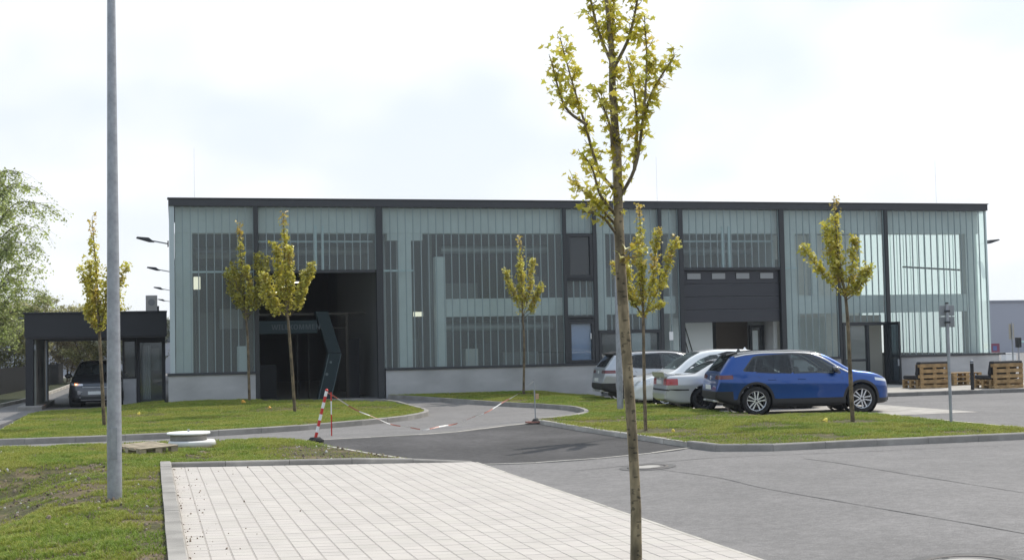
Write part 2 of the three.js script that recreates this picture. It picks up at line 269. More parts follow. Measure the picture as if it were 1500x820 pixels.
// lawns
const lawnA = [...smoothPath([[7.15, 3.4], [7.36, 5.2], [7.38, 6.9], [7.16, 8.5], [6.52, 10.0], [5.6, 11.2], [3.9, 12.65], [2.7, 13.4], [.4, 14.2], [-1.7, 14.36], [-3.1, 14.3]], .4), ...smoothPath([[-3.3, 14.1], [-3.45, 10.6], [-3.5, 5.6], [-3.42, 1.6], [-3.1, .3], [-2.4, -.4], [-1.3, -.9], [-.5, -1.9], [-.45, -2.6]], .4), [.42, -2.6], [.42, .12], [3.3, .12], [3.4, 1.5], [5.2, 2.1]];
const lawnB = [[-40, 16.0], [-2.86, 16.33], [-.9, 16.62], [1.5, 16.72], ...darkLeft, [4.28, 21.95], [2.5, 21.9], [.13, 21.9], [.13, 34.9], [9, 34.9], [9, 60], [-40, 60]];
const drive = smoothPath([[7.62, .55], [8.05, 1.35], [8.9, 2.9], [9.9, 4.5], [10.9, 6.2], [11.38, 8.2], [11.22, 10.2], [10.8, 11.7], [10.15, 12.8], [9.5, 13.4], [8.85, 13.8]], .35);
const lawnC = [[7.62, .12], ...drive, ...darkRight.slice(1), [9.2, 22.7], [9.28, 23.2], [9.7, 23.5], [12, 23.52], [16.0, 23.52], [16.05, 19.9], [16.2, 16.9], [16.2, 16.0], [13.95, 15.3], [13.8, 12], [13.84, 7.4], [14.2, 2.5], [14.6, .12]];
const GREEN = MAT.soil;
const bumpy = (x, z) => ground(x, z) + .05 * (fbm(x * .8, z * .8, 101, 3) - .5) + .02 * (fbm(x * 4, z * 4, 102, 2) - .5);
const rough = (x, z) => ground(x, z) + (.10 * (fbm(x * .7, z * .7, 104, 3) - .5) + .07 * (fbm(x * 3.1, z * 3.1, 105, 3) - .5)) * sstep(.1, -.5, x) * sstep(19, 22, z) + .02 * (fbm(x * 4, z * 4, 102, 2) - .5);
sheet('lawn', lawnA, .095, GREEN, .35, 'lawn in front of the left gate', 'lawn', bumpy);
sheet('lawn', lawnB, .07, GREEN, .3, 'rough lawn and bare soil round the lamp post', 'lawn', rough);
sheet('lawn', lawnC, .09, GREEN, .35, 'lawn island beside the parked cars', 'lawn', bumpy);
{
  const kA = struct('kerb', 'curved kerb round the lawn in front of the left gate', 'kerb');
  const fA = smoothPath([[-4.6, 14.33], [-3.1, 14.42], [-1.7, 14.48], [.4, 14.32], [2.75, 13.52], [3.95, 12.77], [5.68, 11.32], [6.62, 10.08], [7.28, 8.53], [7.5, 6.9], [7.48, 5.2], [7.26, 3.3], [6.6, 2.2], [5.3, 1.95]], .2);
  kerbRow(kA, 'kerb_stone', fA, .12, .13, 1, [MAT.kerb, tint(MAT.kerb, .93)]);
  kerbRow(kA, 'edging_stone', smoothPath([[-3.55, 14.2], [-3.58, 10.6], [-3.62, 5.6], [-3.54, 1.6], [-3.2, .2], [-2.45, -.52], [-1.35, -1.03]], .2).reverse(), .1, .06, 1, EDGE);
  const kC = struct('kerb', 'curved kerb of the driveway along the lawn by the tall plinth', 'kerb');
  kerbRow(kC, 'kerb_stone', drive.slice().reverse(), .12, .13, .8, [MAT.kerb, tint(MAT.kerb, .93)]);
  const kD = struct('kerb', 'straight kerb along the front of the lawn island', 'kerb');
  kerbRow(kD, 'kerb_stone', smoothPath([[9.12, 22.3], [9.16, 23.1], [9.65, 23.6], [12, 23.62], [16.1, 23.62]], .2), .12, .12, 1, [MAT.kerb, tint(MAT.kerb, .93)]);
  kerbRow(kD, 'edging_stone', [[16.15, 23.6], [16.2, 19.9], [16.35, 16.0]], .1, .1, 1, EDGE);
  kerbRow(kD, 'edging_stone', smoothPath([[16.3, 15.9], [13.85, 15.2], [13.7, 12], [13.74, 7.4], [14.1, 2.5], [14.5, .2]].reverse(), .3), .08, .05, 1, EDGE);
}
// stalls under the parked cars
sheet('parking_stall', [[14.62, .14], [14.24, 2.5], [13.9, 7.4], [13.86, 12], [14.0, 15.2], [16.3, 15.85], [19.4, 15.85], [19.4, .14]], .006, M(.52, .50, .475, .92, { map: T.concrete, bumpMap: T.concreteB, bumpScale: .002 }), 1, 'pale paved stalls under the row of parked cars', 'paving');
// pavement by the entrance
{
  const p = struct('pavement', 'raised pale pavement with grey kerb in front of the entrance', 'pavement');
  part('slab', bx(17.2, 44, -.1, .115, .14, 6.9), M(.52, .50, .47, .9, { map: T.concrete, bumpMap: T.concreteB, bumpScale: .002 }), p);
  kerbRow(p, 'kerb_stone', smoothPath([[17.2, 7.04], [28, 7.04], [44, 7.04]], 1), .13, .125, 1, [MAT.kerbDark, tint(MAT.kerbDark, 1.1)]);
}
// grass
const blade = (() => {
  const r = rng(31), pos = [], nor = [];
  for (let i = 0; i < 8; i++) { const a = r() * 6.28, o = .035 * Math.sqrt(r()), b = r() * 6.28, h = .55 + .45 * r(), ln = .25 + .55 * r(), w = .055 + .04 * r(), x = Math.cos(b) * o * 2.2, z = Math.sin(b) * o * 2.2, cx = Math.cos(a), cz = Math.sin(a);
    const A = [x - cz * w / 2, 0, z + cx * w / 2], B = [x + cz * w / 2, 0, z - cx * w / 2], C = [x + cx * ln * .35 - cz * w * .4, h * .65, z + cz * ln * .35 + cx * w * .4], D = [x + cx * ln * .35 + cz * w * .4, h * .65, z + cz * ln * .35 - cx * w * .4], E = [x + cx * ln, h * (1.05 - .35 * ln), z + cz * ln];
    pos.push(...A, ...B, ...D, ...A, ...D, ...C, ...C, ...D, ...E); }
  const g = new THREE.BufferGeometry(); g.setAttribute('position', new THREE.Float32BufferAttribute(pos, 3)); g.computeVertexNormals(); return g;
})();
const grassMat = M(1, 1, 1, .8, { transmission: .4, thickness: 0, specularIntensity: .35 });
function grassOn(name, P, off, yf, density, label, seed, bare, hgt, box) {
  const r = rng(seed), pts = []; let [x0, x1, z0, z1] = box; const N = Math.round((x1 - x0) * (z1 - z0) * density);
  for (let i = 0; i < N; i++) {
    const x = lerp(x0, x1, r()), z = lerp(z0, z1, r()), q = r(), q2 = r(), q3 = r(), q4 = r();
    if (!inPoly(P, x, z)) continue; const ed = edgeDist(P, x, z); if (ed < .012) continue;
    const b = bare(x, z, ed); if (q < b) continue; pts.push([x, z, q2, q3, q4, b]);
  }
  const m = new THREE.InstancedMesh(blade, grassMat, pts.length); m.name = numbered(name); const o = new THREE.Object3D(), c = new THREE.Color();
  pts.forEach(([x, z, a, b, d, ba], i) => {
    const s = hgt * (.6 + .8 * a) * (1 - .5 * ba); o.position.set(x, yf(x, z) + off - .004, z); o.rotation.set((b - .5) * .5, d * 6.28, (a - .5) * .5); o.scale.set(s * 1.15, s, s * 1.15); o.updateMatrix(); m.setMatrixAt(i, o.matrix);
    const n = fbm(x * 1.3, z * 1.3, 111, 3), k = .85 + .3 * d, yellowing = sstep(.35, .7, n * .8 + b * .3);   // fresh or yellowish by patch of lawn
    if (b > .992 - .3 * ba * ba) c.setRGB(.40 * k, .35 * k, .17 * k); else c.setRGB(lerp(.24, .375, yellowing) * k, lerp(.335, .39, yellowing) * k, lerp(.05, .078, yellowing) * k);
    m.setColorAt(i, c);
  });
  m.userData = { kind: 'stuff', label, category: 'grass' }; m.castShadow = m.receiveShadow = true; scene.add(m);
}
grassOn('grass', lawnA, .095, bumpy, 760, 'short green grass of the lawn before the left gate', 201, (x, z) => .08 + .5 * sstep(.62, .75, fbm(x * .9, z * .9, 121, 3)), .058, [-3.6, 7.5, -2.6, 14.5]);
const bareB = (x, z) => { const sw = sstep(.0, -1, x) * sstep(20.6, 22.2, z) * (1 - sstep(25.5, 28.5, z - .5 * x)); const n = .5 * fbm(x * 1.1, z * 1.1, 131, 4) + .5 * fbm(x * 4.5, z * 4.5, 133, 3); return clamp(.12 + sw * (.50 + 1.1 * (n - .45)) + .75 * sstep(.50, .68, n) + .75 * sstep(1.6, 2.6, x) * sstep(18, 19.5, z) + .4 * sstep(-.45, .05, x) * sstep(22.5, 24, z), 0, .97); };
grassOn('grass', lawnB, .07, rough, 1500, 'patchy green grass and weeds round the lamp post', 203, bareB, .062, [-5.2, 4.4, 16.2, 34.6]);
grassOn('grass', lawnC, .09, bumpy, 800, 'green grass of the lawn island beside the parked cars', 205, (x, z) => clamp(.10 + .7 * sstep(.58, .72, fbm(x * 1.1, z * 1.1, 141, 3)) + .8 * sstep(1.1, .3, Math.hypot((x - 9.75) / 1.2, (z - 19.3))) + .85 * sstep(.9, .25, Math.hypot(x - 14.4, (z - 18.75))) + .35 * sstep(20.5, 22.4, z) * sstep(13, 10, x), 0, .97), .055, [7.6, 16.3, .1, 23.6]);
grassOn('grass', [[.4, 35.0], [9, 35.0], [9, 38], [.4, 38]], .07, rough, 300, 'grass round the near maple tree', 207, () => .1, .06, [.4, 9, 35, 38]);
// soil crumbs and stones in the bare patches
{
  const r = rng(77), base = new THREE.IcosahedronGeometry(1, 0), list = [];
  for (let i = 0; i < 9000; i++) { const x = lerp(-5, 4.3, r()), z = lerp(16.4, 34, r()), q = r(), s0 = r(), t = r(); if (!inPoly(lawnB, x, z) || edgeDist(lawnB, x, z) < .06) continue; if (q > bareB(x, z) * .9 + .05) continue; list.push([x, z, s0, t]); }
  const m = new THREE.InstancedMesh(base, M(1, 1, 1, .98), list.length); const o = new THREE.Object3D(), c = new THREE.Color();
  list.forEach(([x, z, s0, t], i) => { const s = .006 + .03 * Math.pow(s0, 4); o.position.set(x, rough(x, z) + .07 + s * .2, z); o.rotation.set(s0 * 9, t * 9, s0 * 5); o.scale.set(s * 1.3, s * .7, s); o.updateMatrix(); m.setMatrixAt(i, o.matrix); const k = .6 + .8 * t; if (t > .93) c.setRGB(.5, .48, .45); else c.setRGB(.17 * k, .135 * k, .10 * k); m.setColorAt(i, c); });
  m.name = 'soil_crumbs'; m.userData = { kind: 'stuff', label: 'loose soil crumbs and small stones in the rough lawn', category: 'soil' }; m.castShadow = m.receiveShadow = true; scene.add(m);
}
// crumbs of soil swept along the paving edge
{
  const r = rng(99), list = []; for (let i = 0; i < 150; i++) { const z = lerp(22.3, 33.5, r()); list.push([.33 + .35 * Math.pow(r(), 2.5) + (r() < .12 ? r() * 1.2 : 0), z, r(), r()]); }
  const m = new THREE.InstancedMesh(new THREE.IcosahedronGeometry(1, 0), M(1, 1, 1, .98), list.length), o = new THREE.Object3D(), c = new THREE.Color();
  list.forEach(([x, z, a, b], i) => { const s = .003 + .010 * a * a; o.position.set(x, ground(x, z) + .022 + s * .4, z); o.rotation.set(a * 9, b * 9, 1); o.scale.set(s * 1.5, s * .8, s); o.updateMatrix(); m.setMatrixAt(i, o.matrix); c.setRGB(.22, .17, .13); m.setColorAt(i, c); });
  m.name = numbered('soil_crumbs'); m.userData = { kind: 'stuff', label: 'soil crumbs along the left edge of the block paving', category: 'soil' }; m.castShadow = m.receiveShadow = true; scene.add(m);
}
// ---------- the hall ----------
const GL = {
  face: M(.77, .87, .87, .34, { transmission: .915, thickness: 0, ior: 1.5 }),
  joint: M(.35, .42, .43, .5, { transmission: .3, thickness: 0 }),
  side: M(.90, .97, .95, .82, { transmission: .96, thickness: 0, ior: 1.5 }),
  sideJoint: M(.7, .8, .78, .7, { transmission: .6, thickness: 0 }),
  clear: M(.80, .84, .85, .02, { transmission: .94, thickness: 0, ior: 1.5 }),
  dark: M(.30, .34, .37, .02, { transmission: .9, thickness: 0, ior: 1.5 }),
};
function plankGeo(w, y0, y1, jw = .026, flange = true) {   // a channel glass plank: thin face, two return flanges and the sealed joint
  const face = new THREE.PlaneGeometry(w - jw, y1 - y0).translate(0, (y0 + y1) / 2, 0).toNonIndexed();
  const fl = [-1, 1].map(s => bx(s * (w / 2 - jw / 2) - .003, s * (w / 2 - jw / 2) + .003, y0, y1, -.035, 0));
  const jt = bx(w / 2 - jw / 2 + .001, w / 2 + jw / 2 - .001, y0, y1, -.03, .004);
  const rest = merge(flange ? [...fl, jt] : [jt]), f = clean(face), g = mergeGeometries([f, rest]);
  g.addGroup(0, f.attributes.position.count, 0); g.addGroup(f.attributes.position.count, rest.attributes.position.count, 1); return g;
}
const plankCache = new Map();
function planks(parent, x0, x1, y0, y1, z, { turn = 0, mats = [GL.face, GL.joint], jw, wide = .262 } = {}) {
  const n = Math.max(1, Math.round((x1 - x0) / wide)), w = (x1 - x0) / n, key = [w.toFixed(4), y0, y1].join();
  if (!plankCache.has(key)) plankCache.set(key, plankGeo(w, y0, y1, jw, wide < .3));
  for (let i = 0; i < n; i++) { const m = new THREE.Mesh(plankCache.get(key), mats); m.name = 'glass_plank'; m.castShadow = m.receiveShadow = true; const c = x0 + (i + .5) * w; if (turn) { m.rotation.y = turn; m.position.set(z, 0, c); } else m.position.set(c, 0, z); parent.add(m); }
}
const hall = thing('factory_hall', 'long flat roofed hall clad in greenish channel glass above a grey plinth', 'building');
const XL = .6, XR = 30.69, TOP = 6.79, DEEP = -62;
{
  const P = (n, g, m, o) => part(n, g, m, hall, o);
  // plinth with metal coping
  for (const [a, b, lo] of [[.54, 3.28, 0], [7.56, 15.1, 0], [17.45, 18.14, 0], [22.25, 24.36, 0], [26.5, 30.98, 0]]) {
    P('plinth', bx(a, b, -.1, 1.09, -.25, .08), MAT.plaster);
    P('coping', rbx(a - .03, b + (b > 30 ? .25 : .03), 1.092, 1.17, -.25, .13, .008), MAT.fascia);
  }
  P('plinth', bx(30.75, 30.98, -.1, 1.09, DEEP, -.26), MAT.plaster); P('coping', bx(30.7, 31.22, 1.092, 1.17, DEEP, -.26), MAT.fascia);
  // roof slab, fascia and gravel edge
  P('roof', bx(1.75, XR - .1, 6.56, 6.70, DEEP, -.12), M(.2, .2, .2, .9));
  P('fascia', rbx(XL - .02, XR + .02, 6.55, 6.775, -.1, .09, .006), MAT.fascia);
  P('roof_capping', rbx(XL - .05, XR + .05, 6.777, 6.815, -.3, .12, .008), MAT.fascia);
  P('fascia', bx(-.02, .1, 6.55, 6.775, DEEP, -.102).rotateY(-.0168).translate(XL, 0, 0), MAT.fascia); P('roof', bx(.7, 1.749, 6.56, 6.70, -6, -.12), M(.2, .2, .2, .9)); P('fascia', bx(XR - .1, XR + .02, 6.55, 6.775, DEEP, -.102), MAT.fascia);
  // corner profiles and posts
  P('corner_profile', bx(XL, XL + .16, 1.172, 6.548, -.12, .03), M(.45, .52, .54, .45));
  P('left_wall', bx(0, .12, -.1, 6.548, DEEP, -.26).rotateY(-.0168).translate(XL, 0, 0), MAT.plaster);
  P('rear_wall', bx(1.75, XR, -.1, 6.548, DEEP - .2, DEEP), MAT.plaster);
  for (const [a, b, lo] of [[3.27, 3.42, .0], [7.3, 7.52, .0], [13.83, 13.96, 1.172], [14.92, 15.06, 1.172], [17.37, 17.5, .1], [18.13, 18.3, .1], [22.05, 22.24, .1], [24.36, 24.46, .1], [26.32, 26.46, .1]])
    P('mullion', rbx(a, b, lo, 6.548, -.16, .07, .006), MAT.frame);
  // channel glass
  const Y0 = 1.172, Y1 = 6.548;
  planks(hall, .77, 3.26, Y0, Y1, 0); planks(hall, 3.43, 7.29, 4.46, Y1, 0); planks(hall, 7.53, 13.82, Y0, Y1, 0);
  planks(hall, 13.97, 14.91, 5.68, Y1, 0); planks(hall, 13.97, 14.91, 2.80, 4.02, 0);
  planks(hall, 15.07, 17.36, 2.30, Y1, 0); planks(hall, 17.51, 18.12, Y0, Y1, 0); planks(hall, 18.31, 22.04, 4.46, Y1, 0);
  planks(hall, 22.25, 24.35, Y0, Y1, 0); planks(hall, 24.47, 26.31, 2.42, Y1, 0); planks(hall, 26.47, 30.62, Y0, Y1, 0);
  planks(hall, -9.4, -.1, Y0, Y1, XR - .04, { turn: Math.PI / 2, mats: [GL.side, GL.sideJoint], jw: .012, wide: .52 });
  P('side_cladding', bx(XR - .1, XR, 1.172, 6.548, DEEP, -9.45), MAT.plaster);
  P('corner_profile', bx(XR - .06, XR, 1.172, 6.548, -.09, .01), M(.55, .66, .64, .4));
  // pale transom rails seen just behind the glass
  const rail = M(.55, .62, .63, .5);
  for (const [a, b] of [[1.2, 3.26], [3.43, 7.26], [7.57, 8.6], [22.25, 22.8]]) P('transom_rail', bx(a, b, 4.395, 4.45, -.14, -.06), rail);
  for (const x of [5.32, 5.55, 19.95, 20.2]) P('rail_post', bx(x - .04, x + .04, 4.46, 5.95, -.32, -.22), rail);
  P('transom_rail', bx(3.43, 7.26, 5.40, 5.46, -.5, -.42), tint(rail, .7)); P('transom_rail', bx(18.31, 22.04, 5.40, 5.46, -.5, -.42), tint(rail, .7));
  for (const [a, b] of [[3.43, 7.26], [18.31, 22.04]]) P('lintel', bx(a, b, 4.36, 4.455, -.2, .05), MAT.frame);
  // inner structure
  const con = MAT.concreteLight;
  P('edge_beam', bx(.8, 30.5, 5.70, 6.54, -.75, -.28), con);
  for (const [a, b, lo, hi] of [[.78, 1.33, .0, 5.698], [8.1, 8.55, .0, 5.698], [9.38, 9.72, .0, 4.9], [15.2, 15.5, 2.3, 5.698], [17.0, 17.4, 2.3, 5.698], [22.4, 22.85, .1, 5.698], [23.5, 23.75, 3.42, 5.698], [29.95, 30.4, .1, 5.698]])
    P('column', bx(a, b, lo, hi, -.7, -.3), con);
  P('column_head', bx(7.74, 8.95, 5.46, 5.697, -.69, -.31), con);
  P('slab_edge', bx(9.74, 18.1, 2.85, 3.46, -.7, -.32), con); P('slab_edge', bx(22.87, 29.93, 2.76, 3.42, -.7, -.32), con);
  P('upper_floor', bx(9.74, 18.1, 3.15, 3.4, -25, -.72), MAT.concrete); P('upper_floor', bx(22.3, 30.5, 3.1, 3.38, -9.4, -.72), MAT.concrete);
  P('hall_floor', bx(1.2, XR - .15, -.08, .10, -30, -.27), M(.22, .22, .21, .6));
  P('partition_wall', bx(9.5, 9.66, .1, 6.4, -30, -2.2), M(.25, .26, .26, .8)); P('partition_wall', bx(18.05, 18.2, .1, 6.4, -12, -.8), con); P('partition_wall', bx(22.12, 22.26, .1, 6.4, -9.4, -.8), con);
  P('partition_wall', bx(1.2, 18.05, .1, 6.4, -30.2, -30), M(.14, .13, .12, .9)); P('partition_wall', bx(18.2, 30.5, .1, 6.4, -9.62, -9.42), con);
  P('ceiling', bx(1.2, XR - .15, 6.42, 6.52, -30, -.78), M(.30, .31, .31, .8));
  // window strip
  const fr = (x0, x1, y0, y1, w = .075, z0 = -.1, z1 = .06) => { const f = P('window_frame', [rbx(x0, x1, y1 - w, y1, z0, z1, .006), rbx(x0, x1, y0, y0 + w, z0, z1, .006), rbx(x0, x0 + w, y0 + w, y1 - w, z0, z1, .006), rbx(x1 - w, x1, y0 + w, y1 - w, z0, z1, .006)], MAT.frame); return f; };
  let f = fr(13.965, 14.915, 4.12, 5.66, .11); part('pane', bx(14.07, 14.81, 4.22, 5.56, -.03, -.02), GL.dark, f);
  fr(13.965, 14.915, 4.025, 4.115, .04); fr(13.965, 14.915, 2.64, 2.79, .06);
  f = fr(13.965, 14.915, 1.18, 2.63, .10); part('pane', bx(14.06, 14.82, 1.28, 2.53, -.03, -.02), GL.clear, f);
  part('roller_blind', bx(14.06, 14.82, 1.26, 2.54, -.09, -.085), M(.36, .47, .74, .7, { transmission: .15 }), f, { label: 'pale blue roller blind' });
  part('handle', rbx(14.76, 14.79, 2.0, 2.2, .04, .075, .006), MAT.white, f);
  // dim things inside behind the glass
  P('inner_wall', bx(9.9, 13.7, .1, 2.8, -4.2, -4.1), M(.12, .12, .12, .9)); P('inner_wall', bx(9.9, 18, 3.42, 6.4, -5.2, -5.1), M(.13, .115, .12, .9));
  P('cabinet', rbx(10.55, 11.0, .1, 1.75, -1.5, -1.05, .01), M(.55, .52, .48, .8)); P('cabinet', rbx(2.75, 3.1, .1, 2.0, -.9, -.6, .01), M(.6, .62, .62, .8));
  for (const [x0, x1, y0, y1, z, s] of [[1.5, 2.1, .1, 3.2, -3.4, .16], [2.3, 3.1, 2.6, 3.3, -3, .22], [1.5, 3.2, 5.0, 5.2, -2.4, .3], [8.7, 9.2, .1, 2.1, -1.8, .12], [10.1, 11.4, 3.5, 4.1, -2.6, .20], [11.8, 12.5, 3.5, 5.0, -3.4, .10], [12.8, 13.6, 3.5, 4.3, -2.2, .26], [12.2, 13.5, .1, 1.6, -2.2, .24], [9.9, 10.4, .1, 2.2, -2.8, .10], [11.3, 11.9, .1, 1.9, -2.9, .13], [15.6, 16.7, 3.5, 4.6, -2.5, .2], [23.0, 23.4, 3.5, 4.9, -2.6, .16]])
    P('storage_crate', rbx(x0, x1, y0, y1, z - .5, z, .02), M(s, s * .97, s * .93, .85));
  for (const [x0, x1, y, z] of [[1.3, 7.5, 5.3, -3.2], [9.9, 13.8, 5.25, -1.9], [9.9, 13.8, 2.5, -1.4], [18.4, 22, 5.2, -2.2]]) P('air_duct', cyl(.14, .14, x1 - x0, (x0 + x1) / 2, y, z, 20, 'x'), M(.42, .43, .44, .4, { metalness: .5 }));
  // left gate: interior frame and welcome arch
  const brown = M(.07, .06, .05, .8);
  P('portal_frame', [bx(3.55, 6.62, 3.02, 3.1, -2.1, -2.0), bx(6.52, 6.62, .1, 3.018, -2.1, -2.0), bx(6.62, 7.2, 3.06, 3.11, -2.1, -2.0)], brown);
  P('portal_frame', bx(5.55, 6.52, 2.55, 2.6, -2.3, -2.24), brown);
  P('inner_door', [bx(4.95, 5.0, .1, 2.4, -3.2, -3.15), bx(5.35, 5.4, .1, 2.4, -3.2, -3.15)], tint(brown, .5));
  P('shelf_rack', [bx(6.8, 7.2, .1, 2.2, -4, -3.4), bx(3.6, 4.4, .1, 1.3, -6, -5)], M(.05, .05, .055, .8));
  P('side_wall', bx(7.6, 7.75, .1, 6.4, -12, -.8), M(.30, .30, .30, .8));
  // right gate: half raised sectional door
  const doorM = M(.035, .037, .045, .55);
  for (let i = 0; i < 4; i++) { const y0 = 2.50 + i * .4625; const s = P('door_panel', rbx(18.32, 22.03, y0 + .004, y0 + .4585, -.12, -.07, .008), doorM);
    if (i === 3) for (const x of [18.45, 19.4, 20.34, 21.28]) { const w = part('door_window', [rbx(x, x + .55, y0 + .14, y0 + .39, -.075, -.06, .02)], MAT.black, s); w.name = 'door_window'; }
  }
  const dw = M(.26, .27, .275, .3); for (const x of [18.45, 19.4, 20.34, 21.28]) P('door_window_pane', bx(x + .02, x + .53, 4.05, 4.26, -.06, -.052), dw);
  P('inner_panel', bx(18.33, 20.05, .1, 2.7, -1.7, -1.6), M(.80, .84, .82, .7));
  P('cable', bar([18.75, 2.6, -1.55], [19.2, .9, -1.55], .018), MAT.black); P('cable', bar([18.88, 2.6, -1.55], [19.38, .9, -1.55], .018), MAT.black);
  P('inner_wall', bx(20.8, 22.1, .1, 2.7, -3.1, -3.0), M(.20, .16, .13, .9)); P('inner_wall', bx(20.06, 20.4, .1, 2.7, -2.2, -2.1), M(.06, .06, .06, .9));
  P('inner_door', [bx(20.42, 20.75, .1, 2.05, -3.1, -3.05)], M(.8, .8, .78, .7));
  P('inner_door', [bx(21.45, 21.55, .1, 2.4, -1.5, -1.4), bx(21.9, 22.03, .1, 2.4, -1.5, -1.4), bx(21.45, 22.03, 2.3, 2.4, -1.5, -1.401)], MAT.frame); P('inner_panel', bx(21.6, 21.85, .1, 2.2, -1.6, -1.55), M(.75, .82, .8, .6));
  // glazed doors
  const glassDoor = (x0, x1, y1, cuts) => { const d = P('glazed_door', [rbx(x0, x1, y1 - .12, y1, -.12, .08, .006), rbx(x0, x0 + .1, .1, y1 - .12, -.12, .08, .006), rbx(x1 - .08, x1, .1, y1 - .12, -.12, .08, .006), ...cuts.map(c => rbx(c - .05, c + .05, .1, y1 - .12, -.1, .06, .006))], MAT.frame); return d; };
  let d = glassDoor(15.07, 17.36, 2.29, [16.2]); part('pane', bx(15.17, 16.15, .15, 2.16, -.03, -.02), GL.clear, d); part('pane', bx(16.25, 17.27, .15, 2.16, -.03, -.02), GL.clear, d); part('rail', bx(15.17, 17.27, 1.0, 1.08, -.06, .03), MAT.frame, d);
  P('inner_panel', bx(16.5, 17.2, .1, 2.25, -.6, -.55), M(.78, .82, .8, .7)); P('notice_sheet', bx(17.7, 17.85, 1.9, 2.2, .012, .016), MAT.white);  // pale inner panel added near the glass to catch sky light
  d = glassDoor(24.47, 26.31, 2.41, [25.5]); part('pane', bx(24.57, 25.44, .15, 2.28, -.03, -.02), GL.clear, d);
  part('window_bar', bx(24.57, 25.44, .98, 1.06, -.05, .02), MAT.frame, d);
  P('inner_wall', bx(25.9, 27.2, .1, 2.7, -2.0, -1.9), M(.50, .46, .41, .85)); P('inner_panel', bx(24.7, 26.4, 1.05, 2.7, -5.0, -4.95), M(.78, .86, .84, .6)); P('desk', rbx(24.6, 25.6, .1, .95, -2.2, -1.6, .02), M(.04, .04, .045, .6));
  // open door leaf
  const lf = new THREE.Group(); lf.name = 'door_leaf'; lf.position.set(26.3, .1, .09); lf.rotation.y = -1.67; hall.add(lf);
  part('leaf_frame', [rbx(0, .98, 2.2, 2.3, -.03, .03, .006), rbx(0, .98, .02, .16, -.03, .03, .006), rbx(0, .09, .16, 2.2, -.03, .03, .006), rbx(.89, .98, .16, 2.2, -.03, .03, .006)], MAT.frame, lf); part('leaf_pane', bx(.09, .89, .16, 2.2, -.006, .006), GL.dark, lf); part('leaf_handle', rbx(.92, .95, .7, .95, .03, .09, .01), MAT.steel, lf);
  // wall lights inside the glass
  P('lamp_rod', bar([30.55, 4.35, -1.1], [29.0, 4.62, -3.2], .035), MAT.black);
}
// banner arch with lettering
{
  const a = thing('welcome_arch', 'dark teal angular welcome arch standing inside the left gate', 'arch', [0, .1, -1.2]);
  const teal = M(.009, .024, .03, .7), teal2 = teal;
  part('beam', rbx(3.45, 5.42, 2.28, 2.72, -.25, .25, .03), teal, a);
  const leg = (x0, y0, x1, y1, w) => { const s = new THREE.Shape(); s.moveTo(x0 - w / 2, y0); s.lineTo(x0 + w / 2, y0); s.lineTo(x1 + w / 2, y1); s.lineTo(x1 - w / 2, y1); s.closePath(); return new THREE.ExtrudeGeometry(s, { depth: .46, bevelEnabled: true, bevelSize: .015, bevelThickness: .015, bevelSegments: 2 }).translate(0, 0, -.23); };
  part('upper_leg', leg(6.0, 1.62, 5.58, 3.0, .40), teal, a); part('lower_leg', leg(5.62, .0, 6.0, 1.58, .42), teal2, a);
  part('edge_strip', [bar([5.42, .02, .26], [5.80, 1.58, .26], .012), bar([5.84, .02, .26], [6.22, 1.58, .26], .012)], M(.12, .16, .17, .5), a);
  const font = await new FontLoader().loadAsync('fonts/droid/droid_sans_bold.typeface.json');
  const tg = new TextGeometry('WILLKOMMEN', { font, size: .17, depth: .008, curveSegments: 4 }); tg.computeBoundingBox();
  part('lettering', tg.translate(3.9, 2.42, .255), M(.07, .088, .1, .7), a);
  part('emblem', [cyl(.05, .05, .01, 5.72, .9, .262, 16, 'z'), cyl(.04, .04, .01, 5.86, 1.3, .262, 16, 'z')], M(.12, .15, .16, .5), a);
}
// lit ceiling tubes deep in the left hall and a lamp and an added sunlight glow behind the glass
{
  const glow = new THREE.MeshStandardMaterial({ color: 0x000000, emissive: new THREE.Color().setRGB(1, .95, .82), emissiveIntensity: 2.2 });
  const first = thing('ceiling_lamp', 'lit white tube lamp hanging in the row above the left gate hall', 'lamp', [5.2, 4.32, -6], 0, 'tube lamps in the left hall');
  part('housing', rbx(-.19, .19, .05, .10, -.1, .1, .01), MAT.steelPaint, first); part('rod', [bar([-.12, .1, 0], [-.12, 2.1, 0], .008), bar([.12, .1, 0], [.12, 2.1, 0], .008)], MAT.steelPaint, first); part('tube', rbx(-.17, .17, .0, .048, -.06, .06, .02), glow, first);
  const ls = [first]; for (const z of [-10, -15, -20.5, -26]) ls.push(dup(first, [5.2, 4.32, z], 0));
  for (const l of ls) { const a = new THREE.RectAreaLight(new THREE.Color().setRGB(1, .95, .82), 2.2, .34, .12); a.rotation.x = -Math.PI / 2; a.position.set(0, -.03, 0); a.castShadow = true; l.add(a); }
  for (const [x, y, w, h, lab] of [[1.5, 4.12, .22, .42, 'added upright glowing panel in place of sunlight on a wall beside the left corner column'], [8.95, 2.98, .34, .16, 'lit lamp behind the glass between the two pale columns']]) {  // the first is an added glow in place of sunlight on a wall
    const l = thing('hall_glow', lab, 'lamp', [x, y, -1.3]);
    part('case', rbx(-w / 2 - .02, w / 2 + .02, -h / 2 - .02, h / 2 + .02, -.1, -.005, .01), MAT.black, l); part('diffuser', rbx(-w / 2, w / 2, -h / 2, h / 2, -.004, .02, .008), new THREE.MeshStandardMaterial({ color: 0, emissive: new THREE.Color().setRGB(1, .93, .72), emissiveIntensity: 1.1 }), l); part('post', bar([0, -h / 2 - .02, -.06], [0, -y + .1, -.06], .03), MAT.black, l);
    const a = new THREE.RectAreaLight(new THREE.Color().setRGB(1, .93, .72), 1.6, w, h); a.position.z = .03; a.rotation.y = Math.PI; a.castShadow = true; l.add(a);
  }
}
